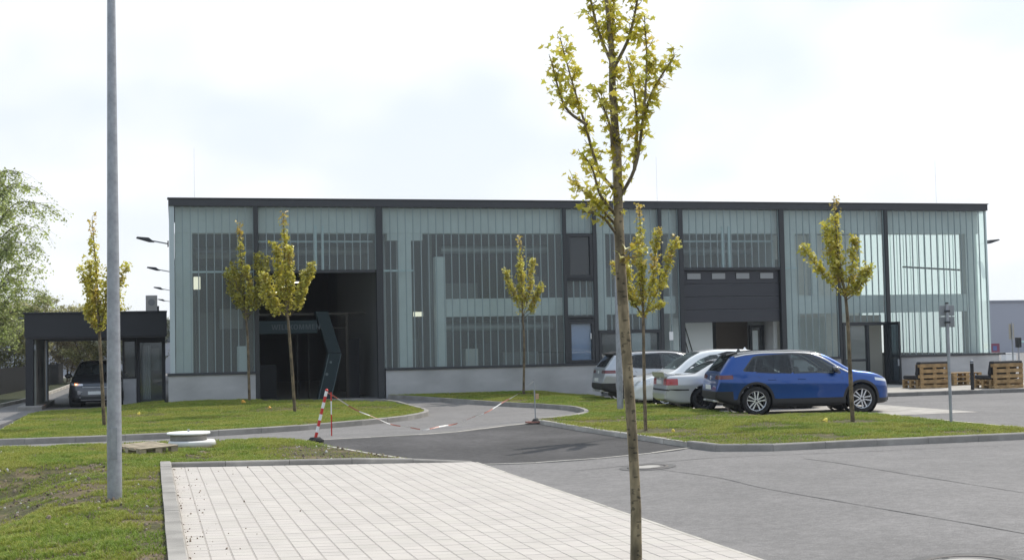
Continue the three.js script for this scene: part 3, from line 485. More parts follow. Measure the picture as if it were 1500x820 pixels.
// arm lights on the two end walls
{
  const arm = s => { const g = thing('wall_light', '', 'lamp'); part('wall_plate', rbx(-.02, .02, -.1, .1, -.06, .06, .006), MAT.fascia, g); part('arm', bar([0, 0, 0], [-.5, .1, 0], .022), MAT.steelPaint, g);
    const h = new THREE.Shape(); h.moveTo(-.45, .06); h.lineTo(-.62, .19); h.lineTo(-.98, .22); h.lineTo(-1.0, .19); h.lineTo(-.6, .07); h.closePath(); part('head', new THREE.ExtrudeGeometry(h, { depth: .26, bevelEnabled: true, bevelSize: .01, bevelThickness: .01, bevelSegments: 1 }).translate(0, 0, -.13), MAT.fascia, g); return g; };
  const a = arm(); a.position.set(XL - .02, 5.42, -1.2); a.userData.label = 'dark arm light on the left end wall above the carport roof'; a.userData.group = 'arm lights on the left end wall';
  for (const z of [-17.5, -37, -56]) dup(a, [XL - .02 - z * .0166, 5.42, z], 0);
  dup(a, [XR + .02, 5.3, -.8], Math.PI, 'dark arm light on the right glass corner of the hall', 'arm light on the right end wall').userData.group = undefined;
}
// lightning rods on the roof
for (const [x, h] of [[1.5, 2.2], [18.55, 2.15], [31.4 - .9, 2.2]]) { const m = thing('lightning_rod', x < 2 ? 'thin lightning rod on the roof by the left end' : x < 20 ? 'thin lightning rod on the roof behind the near maple' : 'thin lightning rod on the roof by the right end', 'rod', [x, 6.7, -3]); part('mast', bar([0, 0, 0], [0, h, 0], .005, 6, .003), MAT.steel, m); part('base', cyl(.16, .14, .1, 0, .05, 0, 16), MAT.concrete, m); }

// ---------- carport ----------
{
  const c = thing('carport', 'flat black carport roof on a panelled pillar beside the hall', 'carport', [0, 0, -4]);
  const P = (n, g, m, o) => part(n, g, m, c, o), bk = M(.019, .020, .024, .6);
  P('roof', rbx(-4.15, .55, 2.42, 3.24, -11, 0, .01), bk); P('roof_edge', rbx(-4.19, .56, 3.242, 3.3, -11.04, .04, .008), bk); P('soffit', bx(-4.1, .5, 2.38, 2.418, -10.9, -.06), M(.08, .08, .085, .8));
  P('pillar', rbx(-4.12, -3.86, -.05, 2.378, -.35, -.02, .01), bk);
  P('pillar_wall', rbx(-4.05, -3.8, -.05, 2.378, -4.2, -.37, .01), M(.42, .44, .41, .8, { map: T.plaster }));
  for (const z of [-1.4, -2.9]) { const s = new THREE.Shape(); s.moveTo(0, -.62); s.lineTo(.28, 0); s.lineTo(0, .62); s.lineTo(-.28, 0); s.closePath(); P('arrow_mark', new THREE.ExtrudeGeometry(s, { depth: .006, bevelEnabled: false }).rotateY(Math.PI / 2).translate(-3.799, 1.25, z), bk); }
  P('pillar', rbx(-4.0, -3.8, -.05, 2.378, -5.2, -4.9, .01), M(.30, .26, .20, .8)); P('downpipe', bar([-3.74, 0, -4.6], [-3.74, 2.38, -4.6], .05), MAT.steelPaint);
  P('lamp', rbx(-3.86, -3.78, 2.0, 2.2, -.25, -.1, .02), MAT.steelPaint);
  P('kerb_island', rbx(-4.35, -3.55, -.05, .13, -5.6, .55, .03), MAT.kerb);
  P('corner_bracket', bar([-4.19, 3.1, .0], [-4.3, 3.12, .1], .02), MAT.steelPaint);
  // booth
  const bz = -.9; P('booth_wall', bx(-.95, -.5, 0, .95, bz - .1, bz), MAT.plaster); P('booth_sill', rbx(-1.0, -.48, .952, 1.0, bz - .12, bz + .04, .006), bk);
  const w = P('booth_window', [bx(-.97, -.9, 1.0, 2.378, bz - .1, bz), bx(-.55, -.48, 1.0, 2.378, bz - .1, bz), bx(-.9, -.55, 2.25, 2.378, bz - .1, bz)], bk); part('pane', bx(-.9, -.55, 1.0, 2.25, bz - .06, bz - .05), GL.clear, w);
  const d = P('booth_door', [bx(-.47, -.37, .02, 2.378, bz - .1, bz + .02), bx(.38, .5, .02, 2.378, bz - .1, bz + .02), bx(-.37, .38, 2.2, 2.378, bz - .1, bz + .02), bx(-.37, .38, .02, .12, bz - .1, bz + .02)], bk); part('pane', bx(-.37, .38, .12, 2.2, bz - .05, bz - .04), GL.clear, d);
  P('curtain', [0, 1, 2, 3].map(i => cyl(.035, .035, 1.9, -.25 + i * .07, 1.15, bz - .3, 10)), M(.5, .5, .48, .9)); P('cabinet', bx(.02, .3, 1.2, 2.0, bz - .8, bz - .6), M(.5, .5, .46, .8));
  P('booth_side', bx(-.97, -.9, 0, .95, -5, bz - .1), MAT.plaster); P('booth_back', bx(-.97, .5, 0, 2.378, -5.1, -5), M(.36, .36, .36, .8)); P('booth_side_window', bx(-.95, -.92, .96, 2.37, -5, bz - .1), GL.clear);
  const h = thing('ventilation_box', 'pale grey ventilation box on the carport roof', 'ventilation', [.04, 3.3, -5.2]); part('casing', rbx(-.2, .2, 0, .58, -.2, .2, .015), M(.42, .40, .37, .7), h); part('fan_grille', cyl(.12, .12, .02, 0, .33, .205, 20, 'z'), M(.25, .25, .25, .6), h); part('skid', bx(.1, .26, -.0, .2, -.12, .12), MAT.fascia, h);
}
// ---------- cars: a lofted shell, cut along curves into panels ----------
function pchip(P) {
  const n = P.length, x = P.map(p => p[0]), y = P.map(p => p[1]), h = [], d = [], m = [];
  for (let i = 0; i < n - 1; i++) { h.push(x[i + 1] - x[i]); d.push((y[i + 1] - y[i]) / h[i]); }
  for (let i = 0; i < n; i++) { if (i === 0) m.push(d[0]); else if (i === n - 1) m.push(d[n - 2]); else if (d[i - 1] * d[i] <= 0) m.push(0); else { const a = 2 * h[i] + h[i - 1], b = h[i] + 2 * h[i - 1]; m.push((a + b) / (a / d[i - 1] + b / d[i])); } }
  return v => { v = clamp(v, x[0], x[n - 1]); let i = 0; while (i < n - 2 && v > x[i + 1]) i++; const t = (v - x[i]) / h[i], t2 = t * t, t3 = t2 * t; return (2 * t3 - 3 * t2 + 1) * y[i] + (t3 - 2 * t2 + t) * h[i] * m[i] + (-2 * t3 + 3 * t2) * y[i + 1] + (t3 - t2) * h[i] * m[i + 1]; };
}
function sdPoly(P, r = 0) { return (x, y) => { let d = 1e9, s = 1; for (let i = 0, j = P.length - 1; i < P.length; j = i++) { const ex = P[j][0] - P[i][0], ey = P[j][1] - P[i][1], wx = x - P[i][0], wy = y - P[i][1], t = clamp((wx * ex + wy * ey) / (ex * ex + ey * ey)); const bx_ = wx - ex * t, by = wy - ey * t; d = Math.min(d, bx_ * bx_ + by * by); const c1 = y >= P[i][1], c2 = y < P[j][1], c3 = ex * wy > ey * wx; if ((c1 && c2 && c3) || (!c1 && !c2 && !c3)) s = -s; } return s * Math.sqrt(d) - r; }; }
function cutBy(g, f) {   // split a triangle soup along f = 0: [inside (f < 0), outside]
  const p = g.attributes.position.array, n = g.attributes.normal.array, A = { p: [], n: [] }, B = { p: [], n: [] };
  const v = (i) => [p[i * 3], p[i * 3 + 1], p[i * 3 + 2], n[i * 3], n[i * 3 + 1], n[i * 3 + 2]];
  const put = (o, a, b, c) => { for (const q of [a, b, c]) { o.p.push(q[0], q[1], q[2]); o.n.push(q[3], q[4], q[5]); } };
  for (let i = 0; i < p.length / 3; i += 3) {
    const V = [v(i), v(i + 1), v(i + 2)], F = V.map(q => f(q[0], q[1], q[2])), inn = F.map(x => x < 0), k = inn[0] + inn[1] + inn[2];
    if (k === 3) { put(A, ...V); continue; } if (k === 0) { put(B, ...V); continue; }
    const lone = k === 1 ? inn.indexOf(true) : inn.indexOf(false), a = V[lone], b = V[(lone + 1) % 3], c = V[(lone + 2) % 3], fa = F[lone], fb = F[(lone + 1) % 3], fc = F[(lone + 2) % 3];
    const mix = (u, w, fu, fw) => { const t = fu / (fu - fw); return u.map((x, q) => x + (w[q] - x) * t); }, ab = mix(a, b, fa, fb), ac = mix(a, c, fa, fc);
    const [L, O] = k === 1 ? [A, B] : [B, A]; put(L, a, ab, ac); put(O, ab, b, c); put(O, ab, c, ac);
  }
  const mk = o => { const g = new THREE.BufferGeometry(); g.setAttribute('position', new THREE.Float32BufferAttribute(o.p, 3)); g.setAttribute('normal', new THREE.Float32BufferAttribute(o.n, 3)); return g; };
  return [mk(A), mk(B)];
}
const tri = g => Array.isArray(g) ? 1 : g.attributes.position.count;
const CARM = {
  glass: M(.09, .105, .11, .02, { transmission: .92, thickness: 0, ior: 1.5 }), clear: M(.5, .56, .56, .02, { transmission: .92, thickness: 0, ior: 1.5 }),
  plastic: M(.020, .020, .021, .55), gloss: M(.010, .010, .011, .12, { clearcoat: 1, clearcoatRoughness: .04 }), chrome: M(.80, .80, .81, .28, { metalness: .75 }),
  red: M(.42, .012, .016, .12, { clearcoat: 1 }), darkRed: M(.13, .008, .012, .12, { clearcoat: 1 }), lamp: M(.70, .72, .74, .08, { clearcoat: 1, metalness: .3 }), plate: M(.72, .73, .72, .5), seat: M(.03, .03, .032, .9), orange: new THREE.MeshStandardMaterial({ color: 0x401000, emissive: new THREE.Color().setRGB(1, .25, .04), emissiveIntensity: 1.6 }),
  alloy: M(.62, .63, .65, .25, { metalness: .85 }), darkAlloy: M(.03, .03, .032, .35, { metalness: .5 }), disc: M(.06, .06, .06, .5, { metalness: .5 }), rubber: M(.014, .014, .015, .85), skid: M(.32, .32, .33, .5, { metalness: .3 }),
};
const paint = (r, g, b, metal = .25) => M(r, g, b, .34, { metalness: metal, clearcoat: 1, clearcoatRoughness: .03 });
function wheelGroup(R, w, alloy, spokes, dbl) {
  const g = new THREE.Group(); g.name = 'wheel';
  const rr = R * .70, pr = [[rr - .02, -w / 2 + .015], [rr, -w / 2], [R * .88, -w / 2 - .004], [R * .965, -w / 2 + .018], [R, -w / 2 + .05], [R, w / 2 - .05], [R * .965, w / 2 - .018], [R * .88, w / 2 + .004], [rr, w / 2], [rr - .02, w / 2 - .015]].map(p => new THREE.Vector2(...p));
  part('tyre', new THREE.LatheGeometry(pr, 48).rotateX(Math.PI / 2), CARM.rubber, g);
  const rim = [new THREE.LatheGeometry([[rr - .005, w / 2 - .004], [rr - .018, w / 2 - .006], [rr - .03, w / 2 - .05], [rr - .045, 0], [rr - .03, -w / 2 + .01]].map(p => new THREE.Vector2(...p)), 48).rotateX(Math.PI / 2)];
  for (let i = 0; i < spokes; i++) for (const o of dbl ? [-1, 1] : [0]) {
    const s = new THREE.Shape(), a0 = dbl ? .012 : .03, wd = dbl ? .015 : .03; s.moveTo(o * .022 - a0, .04); s.lineTo(o * .022 + a0, .04); s.lineTo(o * .052 + wd + (dbl ? .012 : 0), rr - .015); s.lineTo(o * .052 - wd + (dbl ? .012 : 0), rr - .015); s.closePath();
    rim.push(new THREE.ExtrudeGeometry(s, { depth: .022, bevelEnabled: true, bevelSize: .005, bevelThickness: .006, bevelSegments: 1 }).translate(0, 0, w / 2 - .045).rotateZ(i / spokes * Math.PI * 2));
  }
  rim.push(cyl(.055, .05, .03, 0, 0, w / 2 - .03, 20, 'z'));
  part('rim', rim, alloy, g); part('brake_disc', cyl(R * .45, R * .45, .02, 0, 0, -.01, 28, 'z'), CARM.disc, g); part('hub_cap', cyl(.03, .03, .012, 0, 0, w / 2 - .012, 16, 'z'), CARM.plastic, g);
  return g;
}
function buildCar(name, label, group, S) {
  const car = thing(name, label, 'car', [0, 0, 0], 0, group);
  const top = pchip(S.top), bot = pchip(S.bot), belt = pchip(S.belt), plan = pchip(S.plan), L = S.L;
  const NP = 40, NS = 190, xs = []; for (let i = 0; i <= NS; i++) { const t = i / NS; xs.push(L * (t - Math.sin(2 * Math.PI * t) / (2 * Math.PI) * .72)); }
  const hMax = S.H - .98;
  function section(x) {
    const yt = top(x), yb = Math.min(bot(x), yt - .05), w = plan(x), ys = Math.min(belt(x), yt - .025), h = Math.max(0, yt - ys), k = clamp(h / hMax), wr = lerp(w * .93, w * (S.tumble || .70), Math.pow(k, .8));
    const C = [[0, yb], [w * .80, yb], [w * .94, yb + .02], [w * .958, lerp(yb, ys, .2)], [w * .968, lerp(yb, ys, .44)], [w * .996, lerp(yb, ys, .66)], [w, lerp(yb, ys, .74)], [w * .975, lerp(yb, ys, .90)], [w * .948, ys + .012 * k], [lerp(w * .95, wr, .5), lerp(ys, yt, .45)], [wr, yt - lerp(.012, .075, k)], [wr * .86, yt - lerp(.005, .016, k)], [wr * .45, yt - .003], [0, yt]];
    const out = [], n = C.length; // quadratic b-spline
    for (let i = 0; i <= NP; i++) { const u = i / NP * (n - 2), j = Math.min(n - 3, Math.floor(u)), t = u - j; const P0 = j === 0 ? C[0] : [(C[j][0] + C[j + 1][0]) / 2, (C[j][1] + C[j + 1][1]) / 2], P2 = j === n - 3 ? C[n - 1] : [(C[j + 1][0] + C[j + 2][0]) / 2, (C[j + 1][1] + C[j + 2][1]) / 2], P1 = C[j + 1]; const a = (1 - t) * (1 - t), b = 2 * t * (1 - t), c = t * t; out.push([a * P0[0] + b * P1[0] + c * P2[0], a * P0[1] + b * P1[1] + c * P2[1]]); }
    return out;
  }
  const surfZ = (x, y) => { const s = section(x); let z = 0; for (let i = 8; i < s.length; i++) if ((s[i - 1][1] - y) * (s[i][1] - y) <= 0 && s[i][1] !== s[i - 1][1]) { const t = (y - s[i - 1][1]) / (s[i][1] - s[i - 1][1]); z = Math.max(z, lerp(s[i - 1][0], s[i][0], t)); } return z; };
  const faceX = (y, front) => { if (front) { for (let x = L; x > L * .6; x -= .004) if (top(x) >= y) return x; } else for (let x = 0; x < L * .4; x += .004) if (top(x) >= y) return x; return front ? L : 0; };
  const pos = [], idx = [], ring = 2 * NP;
  for (const x of xs) { const s = section(x); for (let i = 0; i <= NP; i++) pos.push(x, s[i][1], s[i][0]); for (let i = NP - 1; i >= 1; i--) pos.push(x, s[i][1], -s[i][0]); }
  for (let j = 0; j < NS; j++) for (let i = 0; i < ring; i++) { const a = j * ring + i, b = j * ring + (i + 1) % ring, c = a + ring, d = b + ring; idx.push(a, c, b, b, c, d); }
  for (const [e, f] of [[0, 1], [NS, 0]]) for (let i = 1; i < ring - 1; i++) { const o = e * ring; f ? idx.push(o, o + i, o + i + 1) : idx.push(o, o + i + 1, o + i); }
  let g = new THREE.BufferGeometry(); g.setAttribute('position', new THREE.Float32BufferAttribute(pos, 3)); g.setIndex(idx); g.computeVertexNormals(); g = g.toNonIndexed();
  const R = S.R, ax = S.axles, Ra = R + .055, arch = (x, y) => Math.min(...ax.map(a => Math.hypot(x - a, y - R) - Ra));
  let cut; const take = f => { [cut, g] = cutBy(g, f); return cut; };
  take((x, y, z) => Math.max(arch(x, y), .55 - Math.abs(z)));
  const put = (n, geo, m, par = car, lab) => tri(geo) ? part(n, geo, m, par, lab ? { label: lab } : {}) : null;
  const P = S.paint, side = (z, s) => z * s;
  // windows
  for (const s of [1, -1]) S.windows.forEach((w, i) => { const f = sdPoly(w, .012); put('side_window', take((x, y, z) => Math.max(f(x, y), .3 - z * s)), i === S.windows.length - 1 ? CARM.clear : CARM.glass); });
  const ws = S.wind; put('windscreen', take((x, y, z) => Math.max(ws[0] - x, x - ws[1], Math.abs(z) - lerp(ws[2], ws[3], clamp((x - ws[0]) / (ws[1] - ws[0]))), belt(x) + .03 - y)), CARM.clear);
  const rw = S.rear; put('rear_window', take((x, y, z) => Math.max(rw[0] - x, x - rw[1], Math.abs(z) - lerp(rw[2], rw[3], clamp((x - rw[0]) / (rw[1] - rw[0]))))), CARM.glass);
  // pillar black-outs between the panes
  if (S.blackout) { const f = sdPoly(S.blackout, .02); put('window_surround', take((x, y, z) => Math.max(f(x, y), .3 - Math.abs(z))), CARM.gloss); }
  if (S.roofLine) { const rl = pchip(S.roofLine), a = S.roofLine[0][0], b = S.roofLine[S.roofLine.length - 1][0]; put('roof', take((x, y, z) => Math.max(rl(x) - y, a - x, x - b)), S.roofMat || P); }
  // lamps
  for (const s of [1, -1]) { const t = S.tail; put('tail_light', take((x, y, z) => Math.max(x - t[0], t[1] + x * (t[5] || 0) - y, y - t[2] - x * (t[5] || 0) * .4, t[3] - z * s)), S.tailMat || CARM.red); const h = S.head; put('headlight', take((x, y, z) => Math.max(h[0] - x, h[1] + (h[4] || 0) * (L - x) - y, y - h[2] - (h[4] || 0) * (L - x) * 1.1, h[3] - z * s)), CARM.lamp); }
  // cladding: arch lips, sills and bumper bases
  if (S.clad) { const c = S.clad; put('cladding', take((x, y, z) => Math.min(Math.max(arch(x, y) - c.lip, .55 - Math.abs(z)), y - (x < c.rx ? c.rear : x > L - c.fx ? c.front : c.sill))), CARM.plastic); }
  // doors with seams
  for (const s of [1, -1]) S.doors.forEach((w) => { const f = sdPoly(w.map(p => p.slice()), 0); put('door_seam', take((x, y, z) => Math.max(Math.abs(f(x, y)) - .006, .4 - z * s)), CARM.plastic); const d = put('door', take((x, y, z) => Math.max(f(x, y), .4 - z * s)), P); if (d) { const hx = w[0][0] + .10, hy = S.handleY, hz = surfZ(hx, hy) * s; part('handle', rbx(hx, hx + .2, hy - .014, hy + .014, hz - .014, hz + .022 * 1, .01), P, d); } });
  if (S.bandY) put('bumper_strip', take((x, y, z) => Math.max(Math.abs(y - S.bandY) - .022, x - ax[0] + Ra + .02)), CARM.plastic);
  put('body', g, P);
  // wheel wells, underside block, interior
  for (const a of ax) for (const s of [1, -1]) put('wheel_well', new THREE.CylinderGeometry(Ra + .01, Ra + .01, .34, 32, 1, true, 0, Math.PI * 2).rotateX(Math.PI / 2).translate(a, R, s * (S.W / 2 - .25)), CARM.plastic);
  put('underbody', bx(.5, L - .5, .17, .3, -.55, .55), CARM.plastic);
  for (const [x, w] of S.seats) for (const z of [-.38, .38]) put('seat', [rbx(x, x + .5, .45, .62, z - .24, z + .24, .05), new RoundedBoxGeometry(.16, .62, .46, 2, .05).rotateZ(.22).translate(x, .86, z), rbx(x - .16, x - .06, S.H - .44, S.H - .26, z - .12, z + .12, .03)], CARM.seat);
  put('dashboard', rbx(S.wind[1] - .45, S.wind[1] - .05, .62, S.belt[0][1] - .02, -.62, .62, .06), CARM.seat);
  put('cabin_floor', bx(.4, S.wind[1], .34, .42, -.66, .66), CARM.seat);
  // wheels
  for (const a of ax) for (const s of [1, -1]) { const w = S.wheel.clone(); w.position.set(a, R, s * (S.W / 2 - .125)); if (s < 0) w.rotation.y = Math.PI; w.rotation.z += a * 1.3 * s; car.add(w); }
  // mirrors
  for (const s of [1, -1]) { const [mx, my] = S.mirror, mz = surfZ(mx, my) * s; const m = put('mirror', [new THREE.SphereGeometry(1, 20, 14).scale(.09, .085, .13).translate(mx, my + .05, mz + s * .14), bar([mx, my, mz - s * .02], [mx, my + .03, mz + s * .08], .022)], S.mirrorMat || P); }
  // plates, badges
  const px = faceX(S.rearPlate, false), fx = faceX(S.frontPlate, true);
  put('number_plate', rbx(px - .03, px - .012, S.rearPlate - .055, S.rearPlate + .055, -.26, .26, .006), CARM.plate); put('number_plate', rbx(fx + .004, fx + .02, S.frontPlate - .055, S.frontPlate + .055, -.26, .26, .006), CARM.plate);
  const bxx = faceX(S.badgeY, false); put('badge', new THREE.TorusGeometry(.045, .008, 8, 24).rotateY(Math.PI / 2).translate(bxx - .012, S.badgeY, 0), CARM.chrome);
  const gx = faceX(S.grilleY + .05, true); put('grille', rbx(gx - .03, gx + .006, S.grilleY - .07, S.grilleY + .06, -S.grilleW, S.grilleW, .02), CARM.gloss); put('grille_bar', rbx(gx, gx + .018, S.grilleY + .0, S.grilleY + .022, -S.grilleW, S.grilleW, .006), CARM.chrome);
  const lx = faceX(.36, true); put('lower_intake', rbx(lx - .1, lx + .004, .27, .40, -.5, .5, .03), CARM.plastic);
  if (S.strip) for (const s of [1, -1]) { const pts = []; const rl = pchip(S.strip); for (let x = S.strip[0][0]; x <= S.strip[S.strip.length - 1][0]; x += .06) pts.push(new THREE.Vector3(x, rl(x), s * (surfZ(x, rl(x)) + .004))); put('chrome_strip', new THREE.TubeGeometry(new THREE.CatmullRomCurve3(pts), 60, .019, 6), CARM.chrome); }
  if (S.rails) for (const s of [1, -1]) { const pts = []; for (let x = S.rails[0]; x <= S.rails[1]; x += .1) pts.push(new THREE.Vector3(x, top(x) + .012 - .03 * (x < S.rails[0] + .05 || x > S.rails[1] - .12 ? 1 : 0), s * plan(x) * .64)); put('roof_rail', new THREE.TubeGeometry(new THREE.CatmullRomCurve3(pts), 40, .018, 8), S.railMat || CARM.chrome); }
  if (S.spoiler) { const q = S.spoiler, sh = new THREE.Shape(); q.forEach((p, i) => i ? sh.lineTo(...p) : sh.moveTo(...p)); sh.closePath(); put('spoiler', new THREE.ExtrudeGeometry(sh, { depth: S.spoilerW * 2, bevelEnabled: true, bevelSize: .012, bevelThickness: .05, bevelSegments: 3 }).translate(0, 0, -S.spoilerW), S.spoilerMat || P); }
  if (S.fin) put('antenna_fin', new THREE.ConeGeometry(.035, .09, 12).scale(2, 1, .6).translate(S.fin, top(S.fin) + .035, 0), S.roofMat || P);
  if (S.skid) { const x0 = faceX(.5, false); put('skid_plate', rbx(x0 + .02, x0 + .3, .33, .40, -.55, .55, .025), CARM.skid); for (const s of [1, -1]) put('exhaust', rbx(x0 + .0, x0 + .12, .335, .385, s * .5 - .09, s * .5 + .09, .015), CARM.chrome); const x1 = faceX(.45, true); put('skid_plate', rbx(x1 - .3, x1 - .01, .24, .31, -.5, .5, .025), CARM.skid); }
  if (S.wiper) put('wiper', bar([S.rear[0] + .02, top(S.rear[0] + .02) + .015, .05], [S.rear[0] + .12, top(S.rear[0] + .12) + .015, .3], .008), CARM.plastic);
  return car;
}
const wheelSUV = wheelGroup(.355, .23, CARM.alloy, 5, true), wheelDark = wheelGroup(.32, .215, CARM.darkAlloy, 5, true), wheelHatch = wheelGroup(.315, .205, CARM.alloy, 7, false);
const SUV = { L: 4.48, W: 1.84, H: 1.61, R: .355, axles: [.985, 3.66], wheel: wheelSUV, tumble: .69,
  top: [[0, .56], [.02, .70], [.05, .80], [.075, .92], [.10, 1.02], [.17, 1.12], [.34, 1.345], [.48, 1.50], [.62, 1.55], [1.2, 1.60], [1.9, 1.61], [2.45, 1.575], [2.78, 1.49], [3.1, 1.325], [3.42, 1.12], [3.52, 1.075], [3.9, 1.02], [4.2, .935], [4.34, .84], [4.42, .70], [4.46, .56], [4.48, .44]],
  bot: [[0, .42], [.1, .36], [.5, .25], [1, .22], [4, .21], [4.3, .22], [4.48, .30]], belt: [[0, 1.02], [.5, 1.03], [1.5, .99], [2.8, .96], [3.5, .93], [4.48, .8]],
  plan: [[0, .72], [.04, .78], [.14, .85], [.4, .905], [.9, .92], [3.5, .92], [3.9, .90], [4.15, .85], [4.33, .74], [4.43, .6], [4.48, .46]],
  windows: [[[.72, 1.11], [.93, 1.075], [1.05, 1.40], [1.0, 1.40]], [[.98, 1.07], [1.90, 1.02], [1.90, 1.46], [1.5, 1.46], [1.10, 1.42]], [[1.96, 1.02], [1.96, 1.46], [2.4, 1.44], [2.72, 1.30], [3.1, 1.06], [3.06, 1.02]]],
  blackout: [[.70, 1.10], [3.14, 1.005], [3.12, 1.07], [2.72, 1.33], [2.4, 1.47], [1.9, 1.485], [1.1, 1.45], [.98, 1.42]],
  wind: [2.62, 3.40, .53, .68], rear: [.15, .46, .62, .50], tail: [.42, .90, 1.0, .40, .10], tailMat: CARM.darkRed, head: [4.02, .74, .80, .42, .14],
  clad: { lip: .06, rear: .60, rx: .42, front: .36, fx: .45, sill: .40 }, doors: [[[1.20, .43], [1.93, .42], [1.93, 1.0], [.98, 1.05], [1.16, .82], [1.32, .66]], [[1.945, .42], [3.12, .43], [3.2, .62], [3.16, .98], [1.945, 1.0]]], handleY: .875,
  seats: [[1.35, 0], [2.15, 0]], mirror: [2.98, 1.03], mirrorMat: CARM.gloss, rearPlate: .70, frontPlate: .50, badgeY: .93, grilleY: .68, grilleW: .5,
  strip: [[.52, 1.44], [.8, 1.492], [1.3, 1.525], [1.9, 1.525], [2.4, 1.495], [2.75, 1.37], [3.1, 1.15], [3.4, .985]], spoiler: [[.36, 1.50], [.62, 1.565], [.62, 1.53], [.40, 1.47]], spoilerW: .5, fin: .8, skid: true, wiper: true,
  roofLine: [[.46, 1.45], [.8, 1.498], [1.3, 1.532], [1.9, 1.532], [2.4, 1.50], [2.62, 1.435], [2.75, 1.375]] };
const spec = (o, base = SUV) => ({ ...base, ...o });
const blueCar = buildCar('parked_car', 'blue sport utility car with black roof and bright twin spoke wheels', 'cars parked in the stalls', spec({ paint: paint(.001, .054, .255, .6), roofMat: CARM.gloss, spoilerMat: CARM.gloss }));
const greyCar = buildCar('parked_car', 'silver grey sport utility car with black roof parked by the plinth', 'cars parked in the stalls', spec({ paint: paint(.44, .455, .48, .35), roofMat: CARM.gloss, spoilerMat: CARM.plastic, wheel: wheelDark.clone() }));
const SEDAN = { L: 4.47, W: 1.76, H: 1.385, R: .32, axles: [1.03, 3.755], wheel: wheelDark, tumble: .70,
  top: [[0, .50], [.02, .60], [.045, .70], [.06, .86], [.09, .935], [.16, .965], [.6, .985], [.82, 1.0], [1.05, 1.105], [1.38, 1.27], [1.7, 1.36], [2.1, 1.385], [2.5, 1.35], [2.8, 1.245], [3.22, 1.0], [3.33, .955], [3.9, .895], [4.22, .80], [4.38, .66], [4.44, .5], [4.47, .38]],
  bot: [[0, .33], [.1, .27], [.5, .2], [4, .18], [4.3, .19], [4.47, .24]], belt: [[0, .90], [.9, .91], [2, .90], [3.3, .87], [4.47, .75]],
  plan: [[0, .66], [.04, .74], [.14, .80], [.4, .85], [.9, .88], [3.5, .88], [3.95, .855], [4.2, .80], [4.36, .68], [4.47, .45]],
  windows: [[[1.08, .955], [1.9, .945], [1.9, 1.25], [1.55, 1.24], [1.25, 1.12]], [[1.96, .945], [1.96, 1.25], [2.4, 1.24], [2.66, 1.15], [2.98, .97], [2.95, .945]]], blackout: null,
  wind: [2.5, 3.2, .50, .64], rear: [.86, 1.5, .60, .50], tail: [.34, .705, .875, .40], tailMat: CARM.red, head: [3.98, .62, .74, .40, .06], clad: null,
  doors: [[[1.94, .34], [3.2, .34], [3.25, .6], [3.1, .9], [1.94, .92]]], handleY: .80, seats: [[1.55, 0], [2.25, 0]], mirror: [2.85, .95], rearPlate: .78, frontPlate: .46, badgeY: .90, grilleY: .62, grilleW: .26,
  strip: null, spoiler: [[.03, .925], [.0, 1.03], [.035, 1.035], [.13, .985], [.30, .985], [.30, .95], [.1, .925]], spoilerW: .62, fin: 0, skid: false, wiper: false, roofLine: null, bandY: .58 };
const silverCar = buildCar('parked_car', 'silver saloon car with red tail lights, dark wheels and a boot lip spoiler', 'cars parked in the stalls', spec({ paint: paint(.52, .53, .545, .3) }, SEDAN));
const HATCH = { L: 4.3, W: 1.78, H: 1.61, R: .315, axles: [.80, 3.42], wheel: wheelHatch, tumble: .70,
  top: [[0, .50], [.03, .78], [.08, 1.0], [.16, 1.12], [.36, 1.43], [.5, 1.53], [1, 1.60], [1.7, 1.61], [2.2, 1.555], [2.6, 1.385], [3.05, 1.06], [3.22, .985], [3.7, .90], [4.0, .80], [4.18, .66], [4.26, .5], [4.3, .38]],
  bot: [[0, .36], [.1, .28], [.5, .2], [4, .18], [4.3, .24]], belt: [[0, .95], [1, .94], [3.2, .88], [4.3, .72]],
  plan: [[0, .68], [.05, .76], [.2, .84], [.6, .89], [3.3, .89], [3.75, .86], [4.0, .79], [4.18, .66], [4.3, .42]],
  windows: [[[.62, 1.03], [1.55, .975], [1.55, 1.45], [.9, 1.42]], [[1.61, .975], [1.61, 1.45], [2.0, 1.43], [2.35, 1.30], [2.8, 1.0], [2.76, .975]]], blackout: null,
  wind: [2.25, 3.06, .52, .66], rear: [.14, .38, .60, .5], tail: [.3, .78, .95, .44], tailMat: CARM.red, head: [3.85, .60, .72, .38, .10], clad: null,
  doors: [[[.95, .4], [1.58, .36], [1.58, .96], [.8, 1.0]], [[1.595, .36], [2.8, .36], [2.86, .6], [2.8, .94], [1.595, .96]]], handleY: .84, seats: [[1.1, 0], [1.85, 0]], mirror: [2.62, .99], rearPlate: .62, frontPlate: .44, badgeY: .9, grilleY: .60, grilleW: .30,
  strip: null, spoiler: null, fin: .7, skid: false, wiper: false, roofLine: null, bandY: 0 };
const whiteCar = buildCar('parked_car', 'white hatchback parked nose out between the silver saloon and grey car', 'cars parked in the stalls', spec({ paint: paint(.80, .81, .81, .02) }, HATCH));
const portCar = buildCar('waiting_car', 'dark grey sport utility car with lit orange indicator under the carport', null, spec({ paint: paint(.06, .064, .072, .4), roofMat: paint(.06, .064, .072, .4), H: 1.61, rails: [.7, 2.5], grilleW: .45 }));
part('indicator', rbx(4.22, 4.30, .80, .86, .62, .72, .02), CARM.orange, portCar, { label: 'lit orange indicator' });
{ const l = new THREE.PointLight(new THREE.Color().setRGB(1, .3, .05), .15, 4); l.position.set(4.36, .83, .67); l.castShadow = true; portCar.add(l); }
